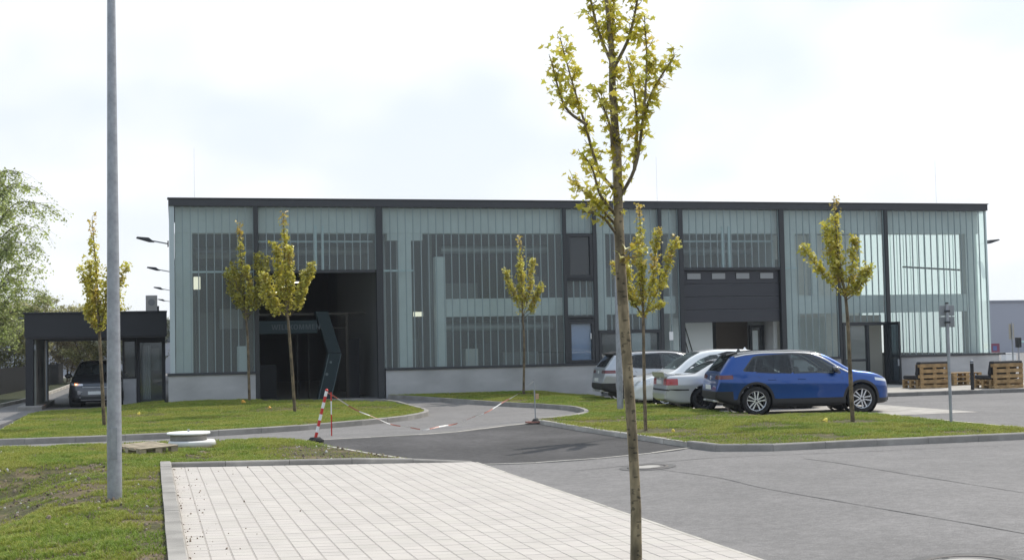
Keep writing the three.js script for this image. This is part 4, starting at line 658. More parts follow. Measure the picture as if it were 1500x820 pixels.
// bright bumper bar seen below its plate
part('bumper_trim', rbx(4.40, 4.47, .33, .36, -.55, .55, .01), CARM.skid, portCar); part('bumper_panel', rbx(4.30, 4.462, .43, .58, -.62, .62, .04), CARM.skid, portCar);
function parkBy(car, ref, world, turn) { const c = Math.cos(turn), s = Math.sin(turn); car.rotation.y = turn; car.position.set(world[0] - (ref[0] * c + ref[1] * s), .006, world[1] - (-ref[0] * s + ref[1] * c)); }
parkBy(blueCar, [.985, .82], [14.42, 13.9], -.17);
parkBy(silverCar, [1.03, .8], [14.12, 11.35], -.13);
parkBy(whiteCar, [4.3, 0], [13.35, 7.6], Math.PI - .08);
parkBy(greyCar, [.985, .82], [14.5, 4.95], -.10);
parkBy(portCar, [4.48, -.0], [-1.85, -4.35], -Math.PI / 2);
portCar.position.y = 0;
// ---------- trees ----------
const barkMat = M(.20, .16, .115, .95, { map: T.bark, bumpMap: T.bark, bumpScale: .006 });
const barkYoung = M(.36, .30, .22, .9, { map: T.bark, bumpMap: T.bark, bumpScale: .003 });
const leafMat = M(1, 1, 1, .75, { vertexColors: true, transmission: .56, thickness: 0, specularIntensity: .4 });
function taper(pts, radii, n = 8) {   // a tapered limb through points
  const c = new THREE.CatmullRomCurve3(pts, false, 'centripetal'), N = Math.max(6, pts.length * 5), pos = [], uv = [], idx = []; const fr = c.computeFrenetFrames(N, false); let len = 0, prev = null;
  for (let i = 0; i <= N; i++) { const p = c.getPointAt(i / N); if (prev) len += p.distanceTo(prev); prev = p; const u = i / N * (radii.length - 1), k = Math.min(radii.length - 2, Math.floor(u)), r = lerp(radii[k], radii[k + 1], u - k);
    for (let j = 0; j <= n; j++) { const a = j / n * Math.PI * 2, w = r * (1 + .10 * (vnoise(j % n * 1.7, i * .8, 3) - .5)); const q = p.clone().addScaledVector(fr.normals[i], Math.cos(a) * w).addScaledVector(fr.binormals[i], Math.sin(a) * w); pos.push(q.x, q.y, q.z); uv.push(j / n * .3, len); } }
  for (let i = 0; i < N; i++) for (let j = 0; j < n; j++) { const a = i * (n + 1) + j, b = a + n + 1; idx.push(a, b, a + 1, a + 1, b, b + 1); }
  const g = new THREE.BufferGeometry(); g.setAttribute('position', new THREE.Float32BufferAttribute(pos, 3)); g.setAttribute('uv', new THREE.Float32BufferAttribute(uv, 2)); g.setIndex(idx); g.computeVertexNormals(); return g;
}
const LEAF5 = (() => { const o = []; const tips = [[0, 1], [.62, .62], [.55, .12], [-.55, .12], [-.62, .62]]; const out = [[0, 0], [.28, .04], [.62, .02], [.42, .30], [.74, .66], [.36, .58], [0, 1.05], [-.36, .58], [-.74, .66], [-.42, .30], [-.62, .02], [-.28, .04]]; return out; })();
function leafSoup() { return { p: [], n: [], c: [] }; }
function addLeaf(S, at, dir, up, size, col, simple, fold = .18) {
  const f = dir.clone().normalize(), s = new THREE.Vector3().crossVectors(f, up).normalize(), n = new THREE.Vector3().crossVectors(s, f).normalize();
  const P = (u, v) => at.clone().addScaledVector(s, u * size).addScaledVector(f, v * size).addScaledVector(n, (Math.abs(u) * fold * 1.6 - v * v * .22) * size);
  const out = simple ? [[0, 0], [.6, .3], [.35, .62], [0, 1], [-.35, .62], [-.6, .3]] : LEAF5, c0 = P(0, simple ? .45 : .36), V = out.map(q => P(...q));
  for (let i = 0; i < V.length; i++) { const a = V[i], b = V[(i + 1) % V.length]; for (const q of [c0, a, b]) { S.p.push(q.x, q.y, q.z); S.n.push(n.x, n.y, n.z); S.c.push(...col); } }
}
function soupGeo(S) { const g = new THREE.BufferGeometry(); g.setAttribute('position', new THREE.Float32BufferAttribute(S.p, 3)); g.setAttribute('normal', new THREE.Float32BufferAttribute(S.n, 3)); g.setAttribute('color', new THREE.Float32BufferAttribute(S.c, 3)); g.setAttribute('uv', new THREE.BufferAttribute(new Float32Array(S.p.length / 3 * 2), 2)); return g; }
const CU = new THREE.Vector3(.9657, 0, .2598), CD = new THREE.Vector3(-.2598, 0, .9657);
// limbs and trunk in metres: [sideways, height]; depth is scattered
function maple(label, [x, z], base, o) {
  const t = thing('maple_tree', label, 'tree', [x, base, z], 0, o.group), r = rng(o.seed);
  const V = ([u, y], d = 0) => CU.clone().multiplyScalar(u).addScaledVector(CD, d).setY(y);
  const R = o.radius, tp = o.trunk.map((p, i) => V(p, (vnoise(i * 1.3, o.seed, 5) - .5) * .06)); tp[0].y = -.1;
  const H = tp[tp.length - 1].y; const tr = part('trunk', taper(tp, o.radii || [R * 1.15, R, R * .86, R * .5, R * .12], 10), o.bark || barkYoung, t, { keepUV: true });
  const twigs = [], S = leafSoup(), limbs = [];
  const lead = { c: new THREE.CatmullRomCurve3(tp.slice(o.leadFrom || 2), false, 'centripetal'), lead: true, r: o.clump, n: o.leaves * 1.3 };
  limbs.push(lead);
  o.limbs.forEach((l, i) => { const dd = (i % 2 ? 1 : -1) * (.25 + .5 * r()) * (o.depth || .5); const pts = l.map((p, k) => V(p, dd * Math.pow(k / (l.length - 1), .8))); const c = new THREE.CatmullRomCurve3(pts, false, 'centripetal'); const r0 = R * (l.length > 3 ? .33 : .30); part('limb', taper(pts, [r0, r0 * .7, r0 * .25], 7), o.bark || barkYoung, t, { keepUV: true }); limbs.push({ c, r: o.clump, n: o.leaves * c.getLength() / 1.3 }); });
  const up = new THREE.Vector3(0, 1, 0);
  for (const l of limbs) {
    const len = l.c.getLength(), nt = Math.round(len * (o.twigs || 11));
    for (let i = 0; i < nt; i++) {
      const s = (l.lead ? .02 : .22) + (l.lead ? .98 : .78) * ((i + r()) / nt), p = l.c.getPointAt(Math.min(1, s)), tan = l.c.getTangentAt(Math.min(1, s)), tip = s > .93 && l.lead, az = r() * 6.28;
      const taperR = l.r * (l.lead ? lerp(1.15, .28, Math.pow(s, 1.2)) : lerp(.85, 1.0, s) * (s > .9 ? .75 : 1)), out = new THREE.Vector3(Math.cos(az), .25 + .9 * r(), Math.sin(az)).addScaledVector(tan, .4).normalize(), L = taperR * (.35 + .75 * r());
      const e = p.clone().addScaledVector(out, L); twigs.push(taper([p, p.clone().lerp(e, .5).add(new THREE.Vector3(0, -.01, 0)), e], [.006 * (o.tw || 1), .004 * (o.tw || 1), .002], 4));
      const nl = Math.max(2, Math.round(l.n / nt * (.5 + r()) * (l.lead && s > .8 ? .6 : 1))); const clumpTone = .85 + .3 * r(), red = (l.lead && s > .86 || (o.red && r() < o.red)) ? .55 : r() < .05 ? .4 : 0;
      for (let k = 0; k < nl; k++) {
        const w = r(), q = p.clone().lerp(e, .35 + .75 * w), j = o.leaf * 1.5; q.add(new THREE.Vector3((r() - .5) * j * 1.6, (r() - .5) * j * 1.6, (r() - .5) * j * 1.6));
        const a = r() * 6.28, d = new THREE.Vector3(Math.cos(a), -.75 + .8 * r(), Math.sin(a)), uu = new THREE.Vector3((r() - .5) * 1.4, 1, (r() - .5) * 1.4), tone = clumpTone * (.8 + .4 * r()), age = r();
        const col = [lerp(.50, .68, age) * tone, lerp(.50, .59, age) * tone, lerp(.075, .11, age) * tone]; if (red) { col[0] *= 1.0; col[1] *= 1 - red * .32; col[2] *= 1.1; }
        addLeaf(S, q, d, uu, o.leaf * (.45 + .95 * r()), col, o.simple, .05 + .4 * r());
      }
    }
  }
  part('twigs', twigs, o.bark || barkYoung, t, { keepUV: true, kind: 'stuff' }); part('crown', soupGeo(S), leafMat, t, { keepUV: true, kind: 'stuff' });
  return t;
}
const small = { simple: true, leaf: .075, clump: .17, leaves: 360, twigs: 15, radius: .042, depth: .55, tw: .9 };
maple('young maple with a thin leader before the carport', [-1.11, 10.15], .1, { ...small, seed: 11, trunk: [[0, 0], [-.06, 1.4], [-.1, 2.23], [-.16, 3.4], [-.27, 5.11]], limbs: [[[-.08, 2.39], [-.35, 3.07], [-.61, 3.88]], [[-.08, 2.39], [.12, 3.06], [.29, 3.97]], [[-.1, 2.3], [.24, 3.22], [.49, 3.92]], [[-.1, 2.56], [-.21, 3.4], [-.24, 3.99]], [[-.09, 2.23], [-.38, 2.7], [-.5, 2.9]], [[-.08, 2.29], [.29, 2.69], [.46, 3.22]]] });
maple('young maple close to the left plinth wall', [3.02, .98], .2, { ...small, seed: 12, leaves: 400, trunk: [[0, 0], [-.04, 1.99], [-.08, 2.64], [-.19, 4.17], [-.26, 5.7]], limbs: [[[-.06, 2.64], [-.44, 3.3], [-.71, 4.18]], [[-.06, 2.69], [-.33, 3.63], [-.47, 4.35]], [[-.06, 2.64], [.28, 3.72], [.25, 4.7]], [[-.06, 2.6], [.06, 3.51], [.03, 4.27]], [[-.06, 2.64], [.43, 3.39], [.55, 4.59]]] });
maple('young maple on the lawn before the dark left gate', [3.89, 6.4], .1, { ...small, seed: 13, leaves: 430, trunk: [[0, 0], [-.09, 1.61], [-.17, 2.72], [-.22, 3.91], [-.25, 5.61]], limbs: [[[-.16, 2.68], [-.57, 3.15], [-.89, 3.92]], [[-.16, 2.72], [.3, 3.42], [.55, 4.09]], [[-.16, 2.72], [-.41, 3.72], [-.49, 4.72]], [[-.17, 2.76], [-.07, 3.71], [-.09, 4.58]], [[-.16, 2.66], [-.67, 2.96], [-.88, 3.35]], [[-.16, 2.64], [.16, 3.04], [.38, 3.9]]] });
maple('small young maple before the long middle plinth wall', [11.72, 2.14], .22, { ...small, seed: 14, leaves: 270, clump: .14, radius: .036, trunk: [[0, 0], [.06, 1.71], [.03, 2.56], [.02, 3.94], [-.02, 5.17]], limbs: [[[.05, 2.56], [-.26, 3.28], [-.52, 4.06]], [[.05, 2.56], [.27, 3.38], [.38, 4.38]], [[.05, 2.56], [.4, 3.04], [.72, 3.59]], [[.05, 2.56], [.01, 3.49], [-.06, 4.28]], [[.05, 2.47], [.35, 2.77], [.59, 3.48]]] });
maple('young maple on the island by the silver saloon', [9.62, 18.93], .1, { ...small, seed: 15, leaf: .062, leaves: 340, clump: .12, twigs: 15, radius: .034, red: .08, trunk: [[0, 0], [0, 1.24], [.01, 2.2], [.01, 3.17], [-.01, 4.61]], limbs: [[[.02, 2.23], [.19, 2.75], [.38, 4.06]], [[.03, 2.31], [.34, 2.88], [.71, 3.85]], [[.02, 2.27], [-.22, 2.76], [-.3, 3.38]], [[0, 2.34], [-.06, 3.17], [-.09, 3.86]], [[.02, 2.25], [-.35, 2.9], [-.55, 3.39]], [[.03, 2.34], [.28, 2.47], [.42, 2.5]]] });
maple('young maple on the island before the blue car', [14.39, 18.71], .1, { ...small, seed: 16, leaf: .068, leaves: 370, clump: .15, twigs: 14, radius: .042, trunk: [[0, 0], [-.03, 1.4], [-.06, 2.57], [-.18, 3.44], [-.25, 4.76]], limbs: [[[-.09, 2.64], [-.45, 3.08], [-.88, 3.72]], [[-.11, 2.71], [-.38, 3.45], [-.48, 4.15]], [[-.07, 2.68], [.13, 3.22], [.25, 3.94]], [[-.06, 2.57], [.16, 2.78], [.4, 3.26]], [[-.09, 2.71], [-.23, 3.59], [-.27, 4.32]], [[-.07, 2.62], [.18, 2.92], [.28, 3.18]]] });
maple('tall maple with a mottled trunk and sparse fresh leaves rising past the roof', [3.28, 35.6], .06, { seed: 17, simple: false, leaf: .043, clump: .10, leaves: 205, twigs: 22, radius: .042, radii: [.044, .040, .036, .036, .037, .039, .033, .03, .026, .016, .008], depth: .28, tw: .55, leadFrom: 5, bark: M(.54, .47, .36, .9, { map: T.bark, bumpMap: T.bark, bumpScale: .004 }),
  trunk: [[-.02, 0], [0, .65], [-.01, 1.13], [-.03, 1.61], [-.06, 2.24], [-.07, 2.72], [-.07, 3.16], [-.09, 3.6], [-.09, 3.89], [-.12, 4.33], [-.13, 4.63]],
  limbs: [[[-.06, 2.87], [-.19, 3.05], [-.29, 3.41], [-.38, 3.75], [-.45, 4.05]], [[-.05, 2.87], [.05, 3.06], [.12, 3.45], [.15, 3.84], [.14, 4.13]], [[-.08, 3.79], [-.17, 4.04], [-.23, 4.34], [-.25, 4.58]], [[-.08, 3.78], [.03, 3.99], [.11, 4.33], [.14, 4.53]], [[.12, 3.42], [.21, 3.64], [.32, 3.81], [.37, 3.88]], [[-.08, 2.72], [-.2, 2.87], [-.26, 3.06], [-.33, 3.16]], [[.05, 3.05], [.08, 3.35], [.07, 3.64], [.02, 3.89]], [[-.07, 2.57], [-.2, 2.72], [-.34, 2.75]], [[-.08, 2.65], [-.24, 2.84], [-.4, 3.01]], [[-.1, 3.21], [-.13, 3.38], [-.22, 3.6]], [[-.09, 3.89], [-.07, 4.14], [-.03, 4.48]], [[-.07, 2.43], [-.02, 2.43], [.04, 2.42]], [[-.28, 3.38], [-.42, 3.51], [-.53, 3.9]]] });
// bigger trees beyond: limbs fan out, leaf sprays hang along fine twigs
function bigTree(name, label, [x, z], H, W, o) {
  const t = thing(name, label, o.cat || 'tree', [x, 0, z], 0, o.group), r = rng(o.seed), S = leafSoup(), twigs = [];
  const stems = o.stems || 1;
  for (let s = 0; s < stems; s++) {
    const a0 = r() * 6.28, lean = stems > 1 ? .28 * W : .08 * W, top = new THREE.Vector3(Math.cos(a0) * lean, H * (.9 + .1 * r()), Math.sin(a0) * lean), b = new THREE.Vector3(Math.cos(a0) * .12 * (stems > 1), -.2, Math.sin(a0) * .12 * (stems > 1));
    const tp = [b, b.clone().lerp(top, .35).add(new THREE.Vector3((r() - .5) * .3, 0, (r() - .5) * .3)), b.clone().lerp(top, .7).add(new THREE.Vector3((r() - .5) * .4, 0, (r() - .5) * .4)), top], R = (o.R || H * .014) / Math.sqrt(stems);
    part('trunk', taper(tp, [R * 1.2, R, R * .6, R * .1], 9), o.bark || barkMat, t, { keepUV: true });
    const c = new THREE.CatmullRomCurve3(tp, false, 'centripetal'), nb = o.branches;
    for (let i = 0; i < nb; i++) {
      const u = lerp(o.from, .98, (i + r()) / nb), p = c.getPointAt(u), az = i * 2.4 + r(), len = W * .5 * Math.pow(Math.sin(Math.PI * clamp(lerp(.22, .97, (u - o.from) / (1 - o.from)))), .7) * (.65 + .5 * r()), rise = o.rise * len;
      const mid = p.clone().add(new THREE.Vector3(Math.cos(az) * len * .5, rise * .7, Math.sin(az) * len * .5)), e = p.clone().add(new THREE.Vector3(Math.cos(az) * len, rise * (o.droop ? .6 : 1), Math.sin(az) * len)), bc = new THREE.CatmullRomCurve3([p, mid, e], false, 'centripetal');
      twigs.push(taper([p, mid, e], [R * .3, R * .16, R * .04], 5));
      const nt = Math.round(o.twigs * (.5 + len / W));
      for (let k = 0; k < nt; k++) {
        const v = .25 + .75 * r(), q = bc.getPointAt(v), az2 = r() * 6.28, tl = o.twigLen * (.5 + r()), dir = new THREE.Vector3(Math.cos(az2), o.droop ? -.2 - 1.6 * r() : .3 + .5 * r(), Math.sin(az2)).normalize(), q2 = q.clone().addScaledVector(dir, tl);
        twigs.push(taper([q, q.clone().lerp(q2, .5).add(new THREE.Vector3(0, o.droop ? .12 * tl : 0, 0)), q2], [.008, .005, .002], 3));
        const tone = .7 + .6 * r(), nl = Math.round(o.leaves * (.5 + r()));
        for (let m = 0; m < nl; m++) { const w = r(), pp = q.clone().lerp(q2, w).add(new THREE.Vector3((r() - .5) * o.spread, (r() - .5) * o.spread, (r() - .5) * o.spread)), a = r() * 6.28, kk = tone * (.7 + .6 * r()); addLeaf(S, pp, new THREE.Vector3(Math.cos(a), -.8 + r(), Math.sin(a)), new THREE.Vector3((r() - .5) * 2, 1, (r() - .5) * 2), o.leaf * (.6 + .8 * r()), [o.col[0] * kk, o.col[1] * kk, o.col[2] * kk], true); }
      }
    }
  }
  part('branches', twigs, o.bark || barkMat, t, { keepUV: true, kind: 'stuff' }); part('crown', soupGeo(S), leafMat, t, { keepUV: true, kind: 'stuff' }); return t;
}
const birchBark = M(.42, .40, .36, .85, { map: T.bark });
bigTree('birch_tree', 'tall drooping birch with pale fresh leaves behind the carport', [-7.4, -25], 11.2, 6.2, { seed: 31, R: .17, branches: 34, from: .22, rise: .75, droop: true, twigs: 40, twigLen: 1.3, leaves: 19, leaf: .10, spread: .26, col: [.44, .50, .17], bark: birchBark });
bigTree('birch_tree', 'lower birch with dense foliage at the fence', [-9.2, -21.5], 7.6, 6, { seed: 32, R: .14, branches: 30, from: .12, rise: .6, droop: true, twigs: 36, twigLen: 1.2, leaves: 19, leaf: .11, spread: .28, col: [.40, .47, .15], bark: birchBark });
const bush = { cat: 'shrub', stems: 5, branches: 12, from: .1, rise: .9, twigs: 22, twigLen: .6, leaves: 12, leaf: .10, spread: .25 };
bigTree('shrub', 'broad olive shrub behind the dark fence', [-7.2, -32], 4.2, 5, { ...bush, seed: 41, col: [.42, .41, .2] });
bigTree('shrub', 'greenish shrub seen through the carport', [-3.6, -41], 4.1, 4.4, { ...bush, seed: 42, col: [.42, .40, .18] });
bigTree('shrub', 'silvery willow shrub seen through the carport', [-.8, -40], 3.2, 4.2, { ...bush, seed: 43, col: [.58, .57, .40] });
bigTree('shrub', 'brown budding shrub left of the carport lane', [-5.2, -46], 4.2, 4, { ...bush, seed: 44, col: [.42, .35, .2] });
// ---------- lamp posts ----------
function lampPost(label, [x, z], base, H, r0, r1) {
  const t = thing('lamp_post', label, 'lamp post', [x, base, z]);
  part('shaft', new THREE.LatheGeometry([[r0 * 1.0, -.2], [r0, 0], [r0, .9], [lerp(r0, r1, .35), H * .4], [r1, H]].map(p => new THREE.Vector2(...p)), 28), MAT.steel, t);
  part('service_door', rbx(-.04, .04, .5, .9, r0 - .012, r0 + .006, .004), tint(MAT.steel, .9), t); part('cap', cyl(r1 * 1.15, r1 * 1.05, .1, 0, H + .05, 0, 20), MAT.fascia, t);
  return t;
}
lampPost('thick galvanised lamp post standing in the rough soil lawn', [-.45, 26.9], .06, 8.6, .09, .035);
lampPost('slender galvanised lamp post on the lawn by the grey car', [11.94, 10.9], .1, 8.35, .085, .04);
// ---------- signs on posts ----------
{
  const s = thing('sign_post', 'grey signpost with two plates seen from behind on the island edge', 'sign', [15.93, .08, 19.98]);
  part('pole', bar([0, -.1, 0], [0, 2.45, 0], .032, 16), MAT.steel, s); const pm = M(.30, .31, .32, .6, { metalness: .3 });
  const pl = new THREE.Group(); pl.name = 'plates'; pl.rotation.y = -.35; s.add(pl);
  part('sign_plate', rbx(-.155, .155, 2.2, 2.42, -.055, -.045, .004), pm, pl); part('sign_plate', rbx(-.155, .155, 1.97, 2.185, -.055, -.045, .004), tint(pm, .9), pl); part('clamp', [rbx(-.05, .05, 2.28, 2.32, -.045, .05, .006), rbx(-.05, .05, 2.05, 2.09, -.045, .05, .006)], MAT.frame, pl); part('cap', cyl(.036, .03, .03, 0, 2.465, 0, 12), MAT.black, s);
  const u = thing('sign_post', 'small far signpost at the street behind the pallet seats', 'sign', [36.6, 0, -7]); part('pole', bar([0, -.1, 0], [0, 2.35, 0], .03), MAT.steel, u); part('sign_plate', rbx(-.13, .13, 1.62, 2.3, -.05, -.03, .004), M(.42, .38, .31, .7), u);
  const v = thing('traffic_light', 'dark traffic light at the street beyond the hall', 'traffic light', [46.2, 0, -20]); part('pole', bar([0, -.1, 0], [0, 1.2, 0], .04), MAT.steel, v); part('signal_head', rbx(-.13, .13, 1.1, 1.65, -.12, .12, .03), MAT.black, v); part('visor', rbx(.13, .4, 1.35, 1.45, -.1, .1, .02), M(.4, .6, .58, .5), v);
}
// ---------- barrier with tape ----------
{
  const b = thing('barrier_post', 'leaning red and white striped barrier post in a round rubber foot', 'barrier', [3.18, .004, 17.3]);
  part('foot', [cyl(.17, .17, .05, 0, .025, 0, 28), cyl(.15, .10, .05, 0, .075, 0, 28)], MAT.rubber, b);
  const tx = .24, ty = .95, n = 8; for (let i = 0; i < n; i++) { const a = i / n, c = (i + 1) / n; part('stripe', bar([tx * a, .08 + ty * a, 0], [tx * c, .08 + ty * c, 0], .03, 16), i % 2 ? MAT.white : MAT.red, b); }
  part('knob', new THREE.SphereGeometry(.034, 14, 10).translate(tx, .08 + ty, 0), MAT.red, b);
  const p = thing('barrier_post', 'thin grey steel post on a flat red foot at the lawn corner', 'barrier', [8.72, .03, 14.03]);
  part('foot_plate', rbx(-.22, .22, 0, .035, -.14, .14, .01), M(.22, .09, .07, .8), p); part('socket', cyl(.10, .05, .06, 0, .065, 0, 16), MAT.rubber, p); part('pole', bar([0, .05, 0], [-.02, 1.02, 0], .016), MAT.steel, p); part('tag', rbx(.01, .09, .55, .68, -.01, .01, .004), M(.5, .33, .2, .8), p);
  // ribbon
  const A = [3.42, 1.0, 17.3], B = [8.70, 1.0, 14.03], t = thing('barrier_tape', 'red and white barrier tape sagging between the two barrier posts', 'tape', [0, 0, 0]);
  const N = 66, pts = []; for (let i = 0; i <= N; i++) { const u = i / N, x = lerp(A[0], B[0], u), z = lerp(A[2], B[2], u), k = .44; const sag = u < k ? Math.pow(1 - u / k, 1.7) : Math.pow((u - k) / (1 - k), 1.9); pts.push([x, .10 + .90 * sag + .012 * Math.sin(u * 40), z]); }
  for (let i = 0; i < N; i += 3) { const pos = []; for (let k = i; k < Math.min(i + 3, N); k++) { const [x, y, z] = pts[k], [X, Y, Z] = pts[k + 1], q = (j) => .9 * Math.sin(j * .33), wv = j => [Math.sin(q(j)) * .012, Math.cos(q(j)) * .013, Math.sin(q(j)) * .009], a = wv(k), c = wv(k + 1); pos.push(x - a[0], y - a[1], z - a[2], X - c[0], Y - c[1], Z - c[2], X + c[0], Y + c[1], Z + c[2], x - a[0], y - a[1], z - a[2], X + c[0], Y + c[1], Z + c[2], x + a[0], y + a[1], z + a[2]); } const g = new THREE.BufferGeometry(); g.setAttribute('position', new THREE.Float32BufferAttribute(pos, 3)); g.computeVertexNormals(); part((i / 3) % 2 ? 'white_band' : 'red_band', g, (i / 3) % 2 ? M(.75, .73, .70, .5, { transmission: .25 }) : M(.52, .20, .15, .5, { transmission: .25 }), t); }
  const tail = []; for (const [y0, y1, w] of [[1.0, .82, 0], [.82, .55, 1], [.55, .12, 0]]) { const g = bx(3.49, 3.515, y0, y1, 17.33, 17.333); part(w ? 'white_band' : 'red_band', g, w ? MAT.white : MAT.red, t); }
}
// ---------- wooden pallets ----------
function palletParts(parent, m, w = 1.2, d = .8, h = .144, y = 0, up = null) {
  const G = []; const add = (n, g) => { if (up) up(g); part(n, g, m[Math.floor(Math.abs(Math.sin(G.length * 7.3 + y * 9)) * m.length) % m.length], parent); G.push(1); };
  for (let i = 0; i < 5; i++) { const z = -d / 2 + .05 + i * (d - .1) / 4; add('top_slat', rbx(-w / 2, w / 2, y + h - .022, y + h, z - .06, z + .06, .004, 1)); }
  for (let i = 0; i < 3; i++) { const x = -w / 2 + .07 + i * (w - .14) / 2; add('cross_slat', bx(x - .07, x + .07, y + h - .044, y + h - .0225, -d / 2, d / 2)); for (const z of [-d / 2 + .05, 0, d / 2 - .05]) add('block', bx(x - .07, x + .07, y + .022, y + h - .0445, z - .049, z + .049)); }
  for (const z of [-d / 2 + .05, 0, d / 2 - .05]) add('bottom_slat', bx(-w / 2, w / 2, y, y + .0215, z - .05, z + .05));
}
const woods = [MAT.wood, tint(MAT.wood, .85), tint(MAT.wood, 1.15)], greys = [MAT.woodGrey, tint(MAT.woodGrey, .9), tint(MAT.woodGrey, 1.12)];
{
  const p = thing('wooden_pallet', 'weathered wooden pallet lying tilted in the grass by the concrete ring', 'pallet', [-.1, .085, 19.5], .6); palletParts(p, greys, .8, .8); p.rotation.order = 'YXZ'; p.rotation.z = .02; p.rotation.x = .045;
}
{
  const c = thing('shaft_ring', 'pale concrete shaft ring with a white lid in the grass', 'concrete ring', [.68, .07, 18.2]);
  part('lower_ring', new THREE.LatheGeometry([[.26, 0], [.44, 0], [.44, .1], [.42, .13], [.26, .13]].map(p => new THREE.Vector2(...p)), 40).translate(.06, 0, .04), MAT.concreteLight, c); part('upper_ring', new THREE.LatheGeometry([[.24, .131], [.34, .131], [.34, .24], [.24, .24]].map(p => new THREE.Vector2(...p)), 40), MAT.kerb, c); part('lid', new THREE.LatheGeometry([[0, .243], [.40, .243], [.405, .265], [.395, .285], [0, .292]].map(p => new THREE.Vector2(...p)), 40), M(.82, .82, .81, .6), c); part('grip', rbx(-.02, .02, .29, .34, -.02, .02, .008), MAT.steelPaint, c);
}
// manholes
for (const [x, z, R, l] of [[7.42, 24.85, .32, 'small round manhole cover in the asphalt behind the near maple trunk'], [6.78, 34.25, .40, 'round manhole cover with a pale concrete centre in the near asphalt']]) {
  const y = ground(x, z), m = thing('manhole_cover', l, 'manhole', [x, y, z]); m.rotation.z = Math.atan((ground(x + .3, z) - ground(x - .3, z)) / .6); m.rotation.x = -Math.atan((ground(x, z + .3) - ground(x, z - .3)) / .6);
  part('tar_collar', new THREE.RingGeometry(R, R + .12, 40).rotateX(-Math.PI / 2).translate(0, .006, 0), M(.17, .168, .168, .85, { map: T.asphalt }), m);
  part('frame', new THREE.LatheGeometry([[R - .06, -.05], [R - .06, .012], [R, .012], [R, -.05]].map(p => new THREE.Vector2(...p)), 40), M(.10, .09, .085, .7, { metalness: .3 }), m);
  part('cover', cyl(R - .068, R - .068, .05, 0, -.016, 0, 40), M(.13, .12, .115, .7), m); part('concrete_fill', cyl(R * .6, R * .6, .01, 0, .0065, 0, 36), M(.55, .54, .52, .9, { map: T.concrete }), m); part('lifting_slot', [bx(-.03, .03, .006, .0105, R - .11, R - .08), bx(-.03, .03, .006, .0105, -R + .08, -R + .11)], MAT.black, m);
}
// yellow caps in the grass by the trees
[[-.35, 5.1, 'yellow plastic cap in the lawn beside the carport booth'], [2.75, 2.2, 'larger orange plastic cap in the lawn by the left plinth'], [3.35, 4.6, 'small orange plastic cap in the lawn before the left gate'], [13.9, 18.4, 'yellow plastic cap beside the maple before the blue car'], [9.95, 19.6, 'yellow leaf scrap beside the maple by the silver saloon']].forEach(([x, z, l], i) => {
  const m = thing('plastic_cap', l, 'cap', [x, bumpy(x, z) + .11, z], i, null); const s = [.05, .075, .05, .055, .035][i]; const pts = [[0, 1.5], [.35, 1.42], [.6, 1.0], [.85, .5], [1, 0], [.86, -.02]].map(p => new THREE.Vector2(p[0] * s, p[1] * s)); part('dome', new THREE.LatheGeometry(pts, 16).rotateZ(.5 * (i % 2 ? 1 : -1)), i === 1 || i === 2 ? M(.72, .36, .05, .6) : M(.72, .58, .08, .6), m); part('rim', new THREE.TorusGeometry(s, s * .12, 6, 18).rotateX(Math.PI / 2).rotateZ(.5 * (i % 2 ? 1 : -1)), M(.55, .36, .06, .6), m);
});
// ---------- pallet seats ----------
function palletSofa(label, [x, z], turn) {
  const s = thing('pallet_sofa', label, 'seat', [x, .115, z], turn);
  palletParts(s, woods, 1.2, .8, .144, 0); palletParts(s, woods, 1.2, .8, .144, .146);
  // back: two pallets on edge
  palletParts(s, woods, 1.2, .8, .144, 0, g => g.rotateX(Math.PI / 2).translate(0, .40, .42));
  const blackFab = M(.02, .02, .024, .8);
  part('seat_cushion', rbx(-.58, .58, .295, .43, -.4, .36, .05, 4), blackFab, s); const cu = new RoundedBoxGeometry(1.1, .42, .16, 4, .07).rotateX(.25).translate(0, .62, .28); part('back_cushion', cu, blackFab, s); part('back_cushion', new RoundedBoxGeometry(1.22, .12, .22, 4, .05).translate(.02, .83, .42), blackFab, s);
  return s;
}
palletSofa('pallet sofa with black cushions beside the open entrance door', [25.25, 4.1], .12);
palletSofa('pallet sofa with black cushions beside the black bollard', [26.8, 5.9], .12);
{
  const t = thing('pallet_table', 'low stack of pallets against the plinth between the sofas', 'table', [27.55, .115, 2.7], .1); for (let i = 0; i < 3; i++) palletParts(t, woods, 1.2, .8, .144, i * .146);
  const u = thing('pallet_table', 'tall narrow pallet stack topped by crates behind the first sofa', 'table', [27.0, .115, 1.6], .05); for (let i = 0; i < 5; i++) palletParts(u, woods, .7, .6, .144, i * .146);
}
for (const [x, z, l] of [[25.42, 6.6, 'black bollard with a pale top at the kerb']]) { const b = thing('bollard', l, 'bollard', [x, .115, z]); part('shaft', cyl(.055, .055, .9, 0, .45, 0, 20), MAT.black, b); part('cap', new THREE.SphereGeometry(.058, 16, 10, 0, 6.3, 0, 1.57).translate(0, .9, 0), MAT.steelPaint, b); part('band', cyl(.057, .057, .04, 0, .86, 0, 20), MAT.steel, b); }
